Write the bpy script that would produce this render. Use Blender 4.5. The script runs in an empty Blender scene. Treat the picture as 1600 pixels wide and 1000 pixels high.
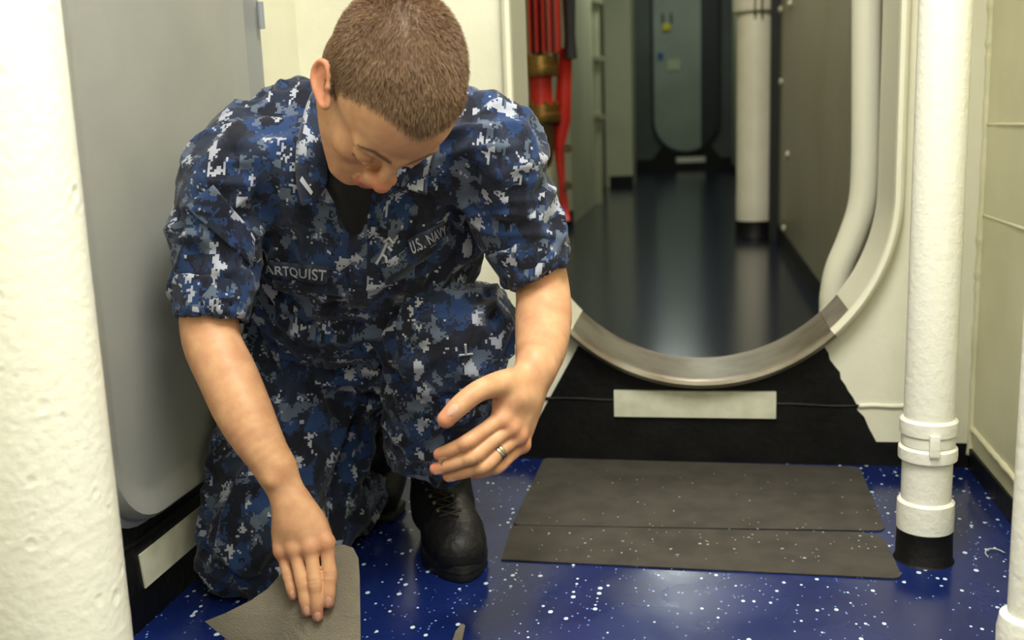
import bpy, bmesh, math, random
import numpy as np
from mathutils import Vector, Matrix
from mathutils.bvhtree import BVHTree
random.seed(7); rng = np.random.RandomState(7)
scene = bpy.context.scene
COL = scene.collection

# ------------------------------------------------------------------ camera
FPX, PITCH, YAW, ROLL, CAMH = 1607.5, .18803, .18264, -.03747, .75
fw = np.array([-math.sin(YAW)*math.cos(PITCH), math.cos(YAW)*math.cos(PITCH), -math.sin(PITCH)])
_r0 = np.array([math.cos(YAW), math.sin(YAW), 0.]); _u0 = np.cross(_r0, fw)
cr = _r0*math.cos(ROLL)+_u0*math.sin(ROLL); cu = np.cross(cr, fw)
CAM = np.array([0, 0, CAMH])
cam = bpy.data.cameras.new('camera'); camo = bpy.data.objects.new('camera', cam); COL.objects.link(camo)
M = Matrix.Identity(4)
for i in range(3):
    M[i][0], M[i][1], M[i][2], M[i][3] = cr[i], cu[i], -fw[i], CAM[i]
camo.matrix_world = M
cam.sensor_width = 36; cam.lens = FPX/1600*36; cam.clip_start = .02
cam.dof.use_dof = True; cam.dof.focus_distance = 1.5; cam.dof.aperture_fstop = 4.2
scene.camera = camo
scene.view_settings.view_transform = 'Standard'; scene.view_settings.look = 'None'
scene.view_settings.gamma = 1; scene.view_settings.use_curve_mapping = False
scene.view_settings.exposure = 0.65
# ------------------------------------------------------------------ world and lights
w = bpy.data.worlds.new('world'); scene.world = w; w.use_nodes = True
w.node_tree.nodes['Background'].inputs[0].default_value = (.85, .88, .85, 1)
w.node_tree.nodes['Background'].inputs[1].default_value = .02
def area(name, loc, rot, sx, sy, power, col):
    l = bpy.data.lights.new(name, 'AREA'); l.shape = 'RECTANGLE'; l.size = sx; l.size_y = sy
    l.energy = power; l.color = col
    o = bpy.data.objects.new(name, l); COL.objects.link(o); o.location = loc; o.rotation_euler = rot
    return o
area('room_light_and_fill', (.05, .75, 2.08), (0, 0, 0), .35, 1.1, 31, (1, .99, .93))
area('room_light_and_fill', (.0, -.75, 1.9), (math.radians(42), 0, 0), .9, .5, 5.5, (1, .99, .95))  # added rear fill behind the camera, no real fixture
area('passage_light_and_fill', (.1, 4.6, 2.9), (0, 0, 0), .3, 1.2, 26, (1, .93, .78))
area('passage_light_and_fill', (-.2, 3.4, 2.6), (0, 0, 0), .3, .5, 7, (1, .96, .88))  # added fill that brightens the hose station, no real fixture
area('passage_light_and_fill', (-.3, 13.9, 3.1), (0, 0, 0), .5, .3, 11, (.9, 1, .92))  # weak fill added to lift the far door, no real fixture
area('passage_light_and_fill', (-.2, 9.4, 3.1), (0, 0, 0), .3, .9, 25, (.92, 1, .9))

# ------------------------------------------------------------------ helpers
def ray(x, y): return (x-800)/FPX*cr-(y-500)/FPX*cu+fw
def at(x, y, D): return CAM+ray(x, y)*D                       # a photo direction taken to a real depth
def on_floor(x, y, z=0.):
    d = ray(x, y); return CAM+d*((z-CAMH)/d[2])
def on_y(x, y, Y): d = ray(x, y); return CAM+d*(Y/d[1])
def on_x(x, y, X): d = ray(x, y); return CAM+d*(X/d[0])
def lin(c): return tuple(((v/255)/12.92 if v/255 <= .04045 else ((v/255+.055)/1.055)**2.4) for v in c)+(1,)

def mat(name, c, rough=.5, c2=None, nscale=8, metal=0, bump=0, bscale=60, spec=.5, detail=4, coat=0, lo=.4, hi=.65):
    m = bpy.data.materials.new(name); m.use_nodes = True; nt = m.node_tree; n = nt.nodes; L = nt.links
    b = n['Principled BSDF']; b.inputs['Roughness'].default_value = rough; b.inputs['Metallic'].default_value = metal
    b.inputs['Specular IOR Level'].default_value = spec; b.inputs['Base Color'].default_value = lin(c)
    b.inputs['Coat Weight'].default_value = coat; b.inputs['Coat Roughness'].default_value = .15
    tc = n.new('ShaderNodeTexCoord')
    if c2:
        no = n.new('ShaderNodeTexNoise'); no.inputs['Scale'].default_value = nscale; no.inputs['Detail'].default_value = detail
        L.new(tc.outputs['Object'], no.inputs['Vector'])
        r = n.new('ShaderNodeValToRGB'); r.color_ramp.elements[0].color = lin(c); r.color_ramp.elements[1].color = lin(c2)
        r.color_ramp.elements[0].position = lo; r.color_ramp.elements[1].position = hi
        L.new(no.outputs['Fac'], r.inputs['Fac']); L.new(r.outputs['Color'], b.inputs['Base Color'])
    if bump:
        no = n.new('ShaderNodeTexNoise'); no.inputs['Scale'].default_value = bscale; no.inputs['Detail'].default_value = 5
        L.new(tc.outputs['Object'], no.inputs['Vector'])
        bp = n.new('ShaderNodeBump'); bp.inputs['Strength'].default_value = bump; bp.inputs['Distance'].default_value = .004
        L.new(no.outputs['Fac'], bp.inputs['Height']); L.new(bp.outputs['Normal'], b.inputs['Normal'])
    return m

def link(o, parent=None, label=None, cat=None, group=None, kind=None):
    COL.objects.link(o)
    if parent is not None: o.parent = parent
    if label: o['label'] = label
    if cat: o['category'] = cat
    if group: o['group'] = group
    if kind: o['kind'] = kind
    return o
def empty(name, loc, label=None, cat=None, group=None, kind=None):
    o = bpy.data.objects.new(name, None); o.empty_display_size = .05; o.location = loc
    return link(o, None, label, cat, group, kind)
def mesh(name, V, F, m, parent=None, smooth=False, **k):
    me = bpy.data.meshes.new(name); V = np.asarray(V, float)
    if parent is not None: V = V-np.array(parent_loc(parent))
    me.from_pydata([tuple(v) for v in V], [], [tuple(int(i) for i in f) for f in F]); me.validate(); me.update()
    if smooth: me.shade_smooth()
    if m: me.materials.append(m)
    return link(bpy.data.objects.new(name, me), parent, **k)
def parent_loc(p):
    l = np.array(p.location)
    while p.parent: p = p.parent; l = l+np.array(p.location)
    return l
def bm_obj(name, bm, m, parent=None, smooth=False, **k):
    bmesh.ops.recalc_face_normals(bm, faces=bm.faces)
    me = bpy.data.meshes.new(name)
    if parent is not None: bmesh.ops.translate(bm, verts=bm.verts, vec=-Vector(parent_loc(parent)))
    bm.to_mesh(me); bm.free()
    if smooth: me.shade_smooth(); me.set_sharp_from_angle(angle=math.radians(40))
    me.materials.append(m)
    return link(bpy.data.objects.new(name, me), parent, **k)
def add_box(bm, lo, hi, bev=0):
    lo, hi = np.minimum(lo, hi), np.maximum(lo, hi)
    r = bmesh.ops.create_cube(bm, size=1)
    for v in r['verts']:
        v.co = Vector([lo[i]+(v.co[i]+.5)*(hi[i]-lo[i]) for i in range(3)])
    if bev:
        es = list({e for v in r['verts'] for e in v.link_edges})
        bmesh.ops.bevel(bm, geom=es, offset=bev, segments=2, affect='EDGES', profile=.7)
def box(name, lo, hi, m, parent=None, bev=.002, **k):
    bm = bmesh.new(); add_box(bm, lo, hi, bev); return bm_obj(name, bm, m, parent, smooth=bev > 0, **k)
def frames(P):
    P = np.asarray(P, float); T = np.gradient(P, axis=0); T /= np.linalg.norm(T, axis=1)[:, None]
    a = np.array([0, 0, 1.]) if abs(T[0][2]) < .9 else np.array([1., 0, 0])
    n = np.cross(T[0], a); n /= np.linalg.norm(n); N = []
    for t in T:
        n = n-t*(n@t); n /= np.linalg.norm(n); N.append(n)
    return T, np.array(N), np.cross(T, np.array(N))
def tube_vf(P, R, seg=24, cap=True):
    P = np.asarray(P, float); R = np.broadcast_to(np.asarray(R, float), (len(P),)); T, N, B = frames(P)
    a = np.linspace(0, 2*math.pi, seg, endpoint=False)
    V = (P[:, None]+R[:, None, None]*(np.cos(a)[None, :, None]*N[:, None]+np.sin(a)[None, :, None]*B[:, None])).reshape(-1, 3)
    F = [(i*seg+j, i*seg+(j+1) % seg, (i+1)*seg+(j+1) % seg, (i+1)*seg+j) for i in range(len(P)-1) for j in range(seg)]
    if cap: F += [tuple(range(seg))[::-1], tuple((len(P)-1)*seg+j for j in range(seg))]
    return V, F
def tube(name, P, R, m, parent=None, seg=24, **k):
    V, F = tube_vf(P, R, seg); bm = bmesh.new(); vs = [bm.verts.new(v) for v in V]
    for f in F:
        bm.faces.new([vs[i] for i in f])
    return bm_obj(name, bm, m, parent, smooth=True, **k)
def spline(P, n=8):
    P = np.asarray(P, float); Q = np.vstack([2*P[0]-P[1], P, 2*P[-1]-P[-2]]); out = []
    for i in range(1, len(Q)-2):
        for t in np.linspace(0, 1, n, endpoint=False):
            a, b, c, d = Q[i-1], Q[i], Q[i+1], Q[i+2]
            out.append(.5*((2*b)+(c-a)*t+(2*a-5*b+4*c-d)*t*t+(3*b-a-3*c+d)*t**3))
    out.append(Q[-2]); return np.array(out)
def lathe(name, base, prof, m, parent=None, seg=40, axis=(0, 0, 1), **k):
    """prof = list of (radius, height) along axis from base"""
    ax = np.array(axis, float); ax /= np.linalg.norm(ax)
    a = np.array([1., 0, 0]) if abs(ax[0]) < .9 else np.array([0, 1., 0])
    n = np.cross(ax, a); n /= np.linalg.norm(n); b = np.cross(ax, n); V = []
    for r, h in prof:
        for j in range(seg):
            t = 2*math.pi*j/seg; V.append(np.array(base)+ax*h+max(r, 1e-5)*(math.cos(t)*n+math.sin(t)*b))
    F = [(i*seg+j, i*seg+(j+1) % seg, (i+1)*seg+(j+1) % seg, (i+1)*seg+j) for i in range(len(prof)-1) for j in range(seg)]
    F += [tuple(range(seg)), tuple((len(prof)-1)*seg+j for j in range(seg))]
    bm = bmesh.new(); vs = [bm.verts.new(v) for v in V]
    for f in F: bm.faces.new([vs[i] for i in f])
    return bm_obj(name, bm, m, parent, smooth=True, **k)

# ------------------------------------------------------------------ noise in numpy
_LAT = rng.rand(32, 32, 32).astype(np.float32)
def vnoise(P):
    P = np.asarray(P, np.float32); i = np.floor(P).astype(int); f = P-i; f = f*f*(3-2*f); i &= 31; j = (i+1) & 31
    def g(a, b, c): return _LAT[a, b, c]
    x0, y0, z0 = i[..., 0], i[..., 1], i[..., 2]; x1, y1, z1 = j[..., 0], j[..., 1], j[..., 2]; fx, fy, fz = f[..., 0], f[..., 1], f[..., 2]
    c00 = g(x0, y0, z0)*(1-fx)+g(x1, y0, z0)*fx; c10 = g(x0, y1, z0)*(1-fx)+g(x1, y1, z0)*fx
    c01 = g(x0, y0, z1)*(1-fx)+g(x1, y0, z1)*fx; c11 = g(x0, y1, z1)*(1-fx)+g(x1, y1, z1)*fx
    return (c00*(1-fy)+c10*fy)*(1-fz)+(c01*(1-fy)+c11*fy)*fz
# ------------------------------------------------------------------ sculpting with distance fields
class Grid:
    def __init__(s, lo, hi, h):
        s.lo = np.array(lo, np.float32); s.h = h
        s.n = np.ceil((np.array(hi)-s.lo)/h).astype(int)+1
        s.d = np.full(s.n, .5, np.float32)
    def sub(s, lo, hi):
        a = np.clip(np.floor((np.array(lo)-s.lo)/s.h).astype(int), 0, s.n); b = np.clip(np.ceil((np.array(hi)-s.lo)/s.h).astype(int)+1, 0, s.n)
        if (b <= a).any(): return None
        sl = tuple(slice(a[i], b[i]) for i in range(3))
        ax = [s.lo[i]+s.h*np.arange(a[i], b[i], dtype=np.float32) for i in range(3)]
        return sl, (ax[0][:, None, None], ax[1][None, :, None], ax[2][None, None, :])
    def op(s, fn, lo, hi, k, mode):
        pad = max(k, .0)+4*s.h
        r = s.sub(np.array(lo)-pad, np.array(hi)+pad)
        if r is None: return
        sl, X = r; b = fn(*X); a = s.d[sl]; k = max(k, 1e-5)
        if mode == 'add': hh = np.maximum(k-np.abs(a-b), 0)/k; s.d[sl] = np.minimum(a, b)-hh*hh*k*.25
        elif mode == 'cut': b = -b; hh = np.maximum(k-np.abs(a-b), 0)/k; s.d[sl] = np.maximum(a, b)+hh*hh*k*.25
    def cap(s, a, b, ra, rb, k=.01, flat=None, mode='add'):
        a = np.array(a, np.float32); b = np.array(b, np.float32); ab = b-a; L2 = float(ab@ab)+1e-12
        def fn(X, Y, Z):
            dx, dy, dz = X-a[0], Y-a[1], Z-a[2]
            if flat is not None:
                n, sc = flat; q = (dx*n[0]+dy*n[1]+dz*n[2]); abn = float(ab@np.array(n))
                t = np.clip((dx*ab[0]+dy*ab[1]+dz*ab[2])/L2, 0, 1)
                ex, ey, ez = dx-t*ab[0], dy-t*ab[1], dz-t*ab[2]; q = (ex*n[0]+ey*n[1]+ez*n[2])*(sc-1)
                ex, ey, ez = ex+q*n[0], ey+q*n[1], ez+q*n[2]
            else:
                t = np.clip((dx*ab[0]+dy*ab[1]+dz*ab[2])/L2, 0, 1)
                ex, ey, ez = dx-t*ab[0], dy-t*ab[1], dz-t*ab[2]
            return np.sqrt(ex*ex+ey*ey+ez*ez)-(ra+(rb-ra)*t)
        R = max(ra, rb); s.op(fn, np.minimum(a, b)-R, np.maximum(a, b)+R, k, mode)
    def chain(s, P, R, k=.01, n=5, flat=None, mode='add'):
        Q = spline(np.hstack([np.array(P, float), np.array(R, float)[:, None]]), n)
        t = Grid.__new__(Grid); t.lo, t.h, t.n = s.lo, s.h, s.n
        lo, hi = (Q[:, :3]-Q[:, 3:]).min(0), (Q[:, :3]+Q[:, 3:]).max(0)
        def fn(X, Y, Z):
            out = None
            for i in range(len(Q)-1):
                a, b = Q[i, :3], Q[i+1, :3]; ab = b-a; L2 = ab@ab+1e-12
                dx, dy, dz = X-np.float32(a[0]), Y-np.float32(a[1]), Z-np.float32(a[2])
                tt = np.clip((dx*np.float32(ab[0])+dy*np.float32(ab[1])+dz*np.float32(ab[2]))/np.float32(L2), 0, 1)
                ex, ey, ez = dx-tt*np.float32(ab[0]), dy-tt*np.float32(ab[1]), dz-tt*np.float32(ab[2])
                if flat is not None:
                    nn, sc = flat; q = (ex*np.float32(nn[0])+ey*np.float32(nn[1])+ez*np.float32(nn[2]))*np.float32(sc-1)
                    ex, ey, ez = ex+q*np.float32(nn[0]), ey+q*np.float32(nn[1]), ez+q*np.float32(nn[2])
                d = np.sqrt(ex*ex+ey*ey+ez*ez)-(np.float32(Q[i, 3])+np.float32(Q[i+1, 3]-Q[i, 3])*tt)
                out = d if out is None else np.minimum(out, d)
            return out
        s.op(fn, lo, hi, k, mode)
    def ell(s, c, r, R=None, k=.01, mode='add'):
        c = np.array(c, np.float32); r = np.array(r, np.float32); R = np.eye(3) if R is None else np.array(R); R = R.astype(np.float32)
        def fn(X, Y, Z):
            dx, dy, dz = X-c[0], Y-c[1], Z-c[2]; k0 = 0; k1 = 0
            for i in range(3):
                q = dx*R[0, i]+dy*R[1, i]+dz*R[2, i]; k0 = k0+(q/r[i])**2; k1 = k1+(q/r[i]**2)**2
            k0 = np.sqrt(k0); return k0*(k0-1)/np.maximum(np.sqrt(k1), 1e-6)
        m = float(r.max()); s.op(fn, c-m, c+m, k, mode)
    def plane_cut(s, p, n, k=.004, near=None):
        """remove what lies on the +n side of p (within a ball near if given)"""
        p = np.array(p, np.float32); n = np.array(n, np.float32); n /= np.linalg.norm(n)
        if near is None: lo, hi = s.lo, s.lo+s.n*s.h
        else: lo, hi = p-near, p+near
        def fn(X, Y, Z):
            d = -((X-p[0])*n[0]+(Y-p[1])*n[1]+(Z-p[2])*n[2])
            if near is not None: d = np.maximum(d, np.sqrt((X-p[0])**2+(Y-p[1])**2+(Z-p[2])**2)-near)
            return d
        s.op(fn, lo, hi, k, 'cut')
    def mesh(s):
        d = s.d; n = np.array(d.shape); ins = d < 0
        c = np.zeros(n-1, np.uint8)
        for i in (0, 1):
            for j in (0, 1):
                for k in (0, 1): c += ins[i:n[0]-1+i, j:n[1]-1+j, k:n[2]-1+k]
        act = (c > 0) & (c < 8); idx = np.argwhere(act); vid = np.full(n-1, -1, np.int32); vid[act] = np.arange(len(idx))
        acc = np.zeros((len(idx), 3), np.float32); cnt = np.zeros(len(idx), np.float32)
        I, J, K = idx.T
        cn = {(i, j, k): d[I+i, J+j, K+k] for i in (0, 1) for j in (0, 1) for k in (0, 1)}
        for a in cn:
            for ax in range(3):
                if a[ax] == 0:
                    b = list(a); b[ax] = 1; b = tuple(b); va, vb = cn[a], cn[b]; m = (va < 0) != (vb < 0)
                    t = np.where(m, va/np.where(m, va-vb, 1), 0)
                    for q in range(3): acc[:, q] += np.where(m, (t if q == ax else a[q]), 0)
                    cnt += m
        V = s.lo+(idx+acc/cnt[:, None])*s.h
        F = []
        for ax in range(3):
            u, v = [(1, 2), (2, 0), (0, 1)][ax]
            sl0 = [slice(None)]*3; sl1 = [slice(None)]*3; sl0[ax] = slice(0, -1); sl1[ax] = slice(1, None)
            A = ins[tuple(sl0)]; B = ins[tuple(sl1)]; E = np.argwhere(A != B)
            E = E[(E[:, u] > 0) & (E[:, v] > 0) & (E[:, u] < n[u]-1) & (E[:, v] < n[v]-1)]
            sg = A[tuple(E.T)]; q = []
            for du, dv in ((-1, -1), (0, -1), (0, 0), (-1, 0)):
                e = E.copy(); e[:, u] += du; e[:, v] += dv; q.append(vid[tuple(e.T)])
            q = np.stack(q, 1); q[~sg] = q[~sg][:, ::-1]; F.append(q)
        return V.astype(float), np.vstack(F)
def vnormals(V, F):
    n = np.cross(V[F[:, 2]]-V[F[:, 0]], V[F[:, 3]]-V[F[:, 1]]); N = np.zeros_like(V)
    for i in range(4):
        for q in range(3): N[:, q] += np.bincount(F[:, i], n[:, q], len(V))
    return N/np.maximum(np.linalg.norm(N, axis=1), 1e-9)[:, None]
def lap(A, F, n):
    e = np.vstack([F[:, [0, 1]], F[:, [1, 2]], F[:, [2, 3]], F[:, [3, 0]]]); c = np.bincount(e[:, 0], minlength=len(A))+np.bincount(e[:, 1], minlength=len(A))
    for _ in range(n):
        B = np.stack([np.bincount(e[:, 0], A[e[:, 1], q], len(A))+np.bincount(e[:, 1], A[e[:, 0], q], len(A)) for q in range(A.shape[1])], 1)
        A = .5*A+.5*B/np.maximum(c, 1)[:, None]
    return A
def quick(name, V, F, m, parent=None, attrs=None, uv=None, **k):
    me = bpy.data.meshes.new(name); V = V-(parent_loc(parent) if parent is not None else 0)
    me.vertices.add(len(V)); me.vertices.foreach_set('co', V.astype(np.float32).ravel())
    me.loops.add(4*len(F)); me.loops.foreach_set('vertex_index', F.astype(np.int32).ravel())
    me.polygons.add(len(F)); me.polygons.foreach_set('loop_start', np.arange(0, 4*len(F), 4, dtype=np.int32))
    me.update(calc_edges=True)
    if uv is not None:
        l = me.uv_layers.new(name='UVMap'); l.data.foreach_set('uv', uv.astype(np.float32).ravel())
    for an, av in (attrs or {}).items():
        a = me.attributes.new(an, 'FLOAT', 'POINT'); a.data.foreach_set('value', av.astype(np.float32))
    me.shade_smooth(); me.materials.append(m); me.validate()
    return link(bpy.data.objects.new(name, me), parent, **k)
def cam_bvh(V, F): return BVHTree.FromPolygons([tuple(v) for v in V], [tuple(f) for f in F])
def snap(bvh, x, y, off=.0, D=None):
    d = Vector(ray(x, y)); dn = d.normalized(); h = bvh.ray_cast(Vector(CAM), dn)
    if h[0] is None: return None
    return np.array(h[0])-np.array(dn)*off
def crease(V, N, bvh, pts, width, depth, back=True):
    """press a fold (depth<0) or raise a ridge (depth>0) along a path lying on the cloth"""
    Q = [snap(bvh, *p) for p in pts]; Q = [q for q in Q if q is not None]
    best = np.full(len(V), 9.)
    for a, b in zip(Q[:-1], Q[1:]):
        ab = b-a; t = np.clip(((V-a)@ab)/(ab@ab+1e-9), 0, 1); best = np.minimum(best, np.linalg.norm(V-a-t[:, None]*ab, axis=1))
    return V+N*(depth*np.exp(-(best/width)**2))[:, None]
def cloth_uv(V, F, A):
    """box projected cloth coordinates in metres along three axes A"""
    N = vnormals(V, F); N = lap(N, F, 25); fn = N[F].mean(1)@A.T; k = np.abs(fn).argmax(1)
    Q = V@A.T; q = Q[F]; uv = np.empty((len(F), 4, 2)); 
    for i, (a, b) in enumerate(((1, 2), (0, 2), (0, 1))):
        m = k == i; uv[m, :, 0] = q[m][:, :, a]+i*.37; uv[m, :, 1] = q[m][:, :, b]+i*.19
    return uv

# ------------------------------------------------------------------ materials
def camo_mat():
    m = bpy.data.materials.new('digital_camouflage'); m.use_nodes = True; nt = m.node_tree; n = nt.nodes; L = nt.links
    b = n['Principled BSDF']; b.inputs['Roughness'].default_value = .85; b.inputs['Specular IOR Level'].default_value = .2
    b.inputs['Sheen Weight'].default_value = .15
    uv = n.new('ShaderNodeUVMap'); uv.uv_map = 'UVMap'
    def vm(op, a, bv=None):
        q = n.new('ShaderNodeVectorMath'); q.operation = op; L.new(a, q.inputs[0])
        if bv is not None:
            if isinstance(bv, tuple): q.inputs[1].default_value = bv
            else: L.new(bv, q.inputs[1])
        return q.outputs[0]
    def mt(op, a, bv):
        q = n.new('ShaderNodeMath'); q.operation = op; L.new(a, q.inputs[0])
        if isinstance(bv, (int, float)): q.inputs[1].default_value = bv
        else: L.new(bv, q.inputs[1])
        return q.outputs[0]
    px = .0031
    p = vm('MULTIPLY', vm('FLOOR', vm('MULTIPLY', uv.outputs[0], (1/px,)*3)), (px,)*3)
    wn = n.new('ShaderNodeTexWhiteNoise'); wn.noise_dimensions = '3D'; L.new(p, wn.inputs['Vector'])
    def layer(off, sc, jit, thr, det=2.2):
        q = vm('MULTIPLY', vm('ADD', p, off), (sc, sc*.75, sc)); no = n.new('ShaderNodeTexNoise'); L.new(q, no.inputs['Vector'])
        no.inputs['Scale'].default_value = 1; no.inputs['Detail'].default_value = det; no.inputs['Roughness'].default_value = .62
        v = mt('ADD', no.outputs['Fac'], mt('MULTIPLY', mt('SUBTRACT', wn.outputs['Value'], .5), jit))
        return mt('GREATER_THAN', v, thr)
    def mix(f, a, c):
        q = n.new('ShaderNodeMix'); q.data_type = 'RGBA'; L.new(f, q.inputs['Factor'])
        if isinstance(a, tuple): q.inputs['A'].default_value = a
        else: L.new(a, q.inputs['A'])
        q.inputs['B'].default_value = c; return q.outputs['Result']
    c = mix(layer((3.1, 1.7, 0), 21, .07, .52), lin((33, 40, 60)), lin((36, 58, 100)))
    c = mix(layer((7.3, 4.1, 0), 25, .08, .56), c, lin((84, 95, 114)))
    c = mix(layer((1.3, 9.4, 0), 24, .07, .555), c, lin((25, 27, 40)))
    c = mix(layer((5.7, 2.2, 0), 30, .09, .608), c, lin((160, 164, 178)))
    L.new(c, b.inputs['Base Color'])
    no = n.new('ShaderNodeTexNoise'); no.inputs['Scale'].default_value = 900; L.new(uv.outputs[0], no.inputs['Vector'])
    no2 = n.new('ShaderNodeTexNoise'); no2.inputs['Scale'].default_value = 70; no2.inputs['Detail'].default_value = 3; L.new(uv.outputs[0], no2.inputs['Vector'])
    bp = n.new('ShaderNodeBump'); bp.inputs['Strength'].default_value = .35; bp.inputs['Distance'].default_value = .003
    L.new(mt('ADD', mt('MULTIPLY', no.outputs['Fac'], .2), no2.outputs['Fac']), bp.inputs['Height']); L.new(bp.outputs['Normal'], b.inputs['Normal'])
    return m
def floor_mat():
    m = bpy.data.materials.new('blue_deck_paint'); m.use_nodes = True; nt = m.node_tree; n = nt.nodes; L = nt.links
    b = n['Principled BSDF']; b.inputs['Roughness'].default_value = .22; b.inputs['Specular IOR Level'].default_value = .5
    tc = n.new('ShaderNodeTexCoord')
    def noise(s, d=3):
        no = n.new('ShaderNodeTexNoise'); no.inputs['Scale'].default_value = s; no.inputs['Detail'].default_value = d; L.new(tc.outputs['Object'], no.inputs['Vector']); return no.outputs['Fac']
    def ramp(f, p0, c0, p1, c1):
        r = n.new('ShaderNodeValToRGB'); r.color_ramp.elements[0].position = p0; r.color_ramp.elements[0].color = c0
        r.color_ramp.elements[1].position = p1; r.color_ramp.elements[1].color = c1; L.new(f, r.inputs['Fac']); return r.outputs['Color']
    base = ramp(noise(5), .35, lin((14, 28, 80)), .7, lin((23, 40, 102)))
    def flecks(scale, lo, hi, rlo, rhi, dscale):
        mp = n.new('ShaderNodeMapping'); mp.inputs['Scale'].default_value = (1, .75, 1); mp.inputs['Location'].default_value = (scale, 2, 0); L.new(tc.outputs['Object'], mp.inputs['Vector'])
        v = n.new('ShaderNodeTexVoronoi'); v.inputs['Scale'].default_value = scale; L.new(mp.outputs[0], v.inputs['Vector'])
        s = n.new('ShaderNodeSeparateColor'); L.new(v.outputs['Color'], s.inputs[0])
        d = n.new('ShaderNodeMapRange'); L.new(noise(dscale, 1), d.inputs['Value']); d.inputs['From Min'].default_value = .3; d.inputs['From Max'].default_value = .7
        d.inputs['To Min'].default_value = lo; d.inputs['To Max'].default_value = hi
        g = n.new('ShaderNodeMath'); g.operation = 'LESS_THAN'; L.new(s.outputs[0], g.inputs[0]); L.new(d.outputs[0], g.inputs[1])
        rr = n.new('ShaderNodeMapRange'); L.new(s.outputs[1], rr.inputs['Value']); rr.inputs['To Min'].default_value = rlo; rr.inputs['To Max'].default_value = rhi
        k = n.new('ShaderNodeMath'); k.operation = 'LESS_THAN'; L.new(v.outputs['Distance'], k.inputs[0]); L.new(rr.outputs[0], k.inputs[1])
        q = n.new('ShaderNodeMath'); q.operation = 'MULTIPLY'; L.new(g.outputs[0], q.inputs[0]); L.new(k.outputs[0], q.inputs[1]); return q.outputs[0]
    f1 = flecks(74, .10, .50, .10, .30, 6); f2 = flecks(150, .05, .25, .15, .3, 9)
    mx = n.new('ShaderNodeMix'); mx.data_type = 'RGBA'; L.new(f1, mx.inputs['Factor']); L.new(base, mx.inputs['A']); mx.inputs['B'].default_value = lin((205, 222, 236))
    m2 = n.new('ShaderNodeMix'); m2.data_type = 'RGBA'; L.new(f2, m2.inputs['Factor']); L.new(mx.outputs['Result'], m2.inputs['A']); m2.inputs['B'].default_value = lin((120, 150, 205))
    L.new(m2.outputs['Result'], b.inputs['Base Color'])
    L.new(ramp(noise(3, 5), .3, (.12, .12, .12, 1), .7, (.32, .32, .32, 1)), b.inputs['Roughness'])
    mt = n.new('ShaderNodeMath'); mt.operation = 'ADD'; L.new(f1, mt.inputs[0]); L.new(noise(25, 4), mt.inputs[1])
    bp = n.new('ShaderNodeBump'); bp.inputs['Strength'].default_value = .25; bp.inputs['Distance'].default_value = .002; L.new(mt.outputs[0], bp.inputs['Height']); L.new(bp.outputs['Normal'], b.inputs['Normal'])
    return m
def skin_mat():
    m = bpy.data.materials.new('skin'); m.use_nodes = True; nt = m.node_tree; n = nt.nodes; L = nt.links
    b = n['Principled BSDF']; b.inputs['Roughness'].default_value = .5; b.inputs['Specular IOR Level'].default_value = .35
    b.inputs['Subsurface Weight'].default_value = .12; b.inputs['Subsurface Radius'].default_value = (.012, .005, .003); b.inputs['Subsurface Scale'].default_value = .6
    tc = n.new('ShaderNodeTexCoord')
    no = n.new('ShaderNodeTexNoise'); no.inputs['Scale'].default_value = 35; no.inputs['Detail'].default_value = 4; L.new(tc.outputs['Object'], no.inputs['Vector'])
    r = n.new('ShaderNodeValToRGB'); r.color_ramp.elements[0].color = lin((194, 142, 107)); r.color_ramp.elements[1].color = lin((210, 162, 123))
    r.color_ramp.elements[0].position = .35; r.color_ramp.elements[1].position = .65; L.new(no.outputs['Fac'], r.inputs['Fac'])
    c = r.outputs['Color']
    for an, col in (('red', (196, 98, 80)), ('stubble', (96, 74, 56)), ('brow', (84, 56, 40)), ('lip', (176, 88, 84))):
        a = n.new('ShaderNodeAttribute'); a.attribute_name = an
        x = n.new('ShaderNodeMix'); x.data_type = 'RGBA'; L.new(a.outputs['Fac'], x.inputs['Factor']); L.new(c, x.inputs['A']); x.inputs['B'].default_value = lin(col); c = x.outputs['Result']
    L.new(c, b.inputs['Base Color'])
    n2 = n.new('ShaderNodeTexNoise'); n2.inputs['Scale'].default_value = 420; n2.inputs['Detail'].default_value = 2; L.new(tc.outputs['Object'], n2.inputs['Vector'])
    bp = n.new('ShaderNodeBump'); bp.inputs['Strength'].default_value = .18; bp.inputs['Distance'].default_value = .001; L.new(n2.outputs['Fac'], bp.inputs['Height']); L.new(bp.outputs['Normal'], b.inputs['Normal'])
    return m
m_camo = camo_mat(); m_floor = floor_mat(); m_skin = skin_mat()
m_cream = mat('cream_paint', (236, 234, 214), .38, c2=(229, 226, 204), nscale=6, bump=.25, bscale=45)
m_cream2 = mat('cream_wall_paint', (226, 222, 190), .42, c2=(216, 212, 178), nscale=5, bump=.2, bscale=30)
m_white = mat('white_pipe_paint', (238, 237, 224), .3, bump=.35, bscale=90)
m_ringpaint = mat('ring_paint', (232, 229, 208), .3, bump=.12, bscale=50)
m_black = mat('black_deck_edge_paint', (14, 14, 15), .45, spec=.25, c2=(22, 22, 22), nscale=12, bump=.4, bscale=60)
m_gray = mat('gray_door_paint', (152, 153, 148), .45, c2=(144, 145, 141), nscale=4, bump=.05, bscale=40)
m_graydark = mat('gray_frame_paint', (142, 146, 156), .4)
m_label = mat('cream_marker_plate', (224, 224, 204), .35, c2=(206, 205, 182), nscale=22)
m_steel = mat('worn_steel', (146, 140, 124), .36, c2=(114, 102, 84), nscale=9, metal=.45, bump=.15, bscale=30)
m_tile = mat('non_skid_gray', (72, 67, 60), .8, c2=(58, 54, 48), nscale=18, bump=.7, bscale=500, detail=8)
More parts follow.
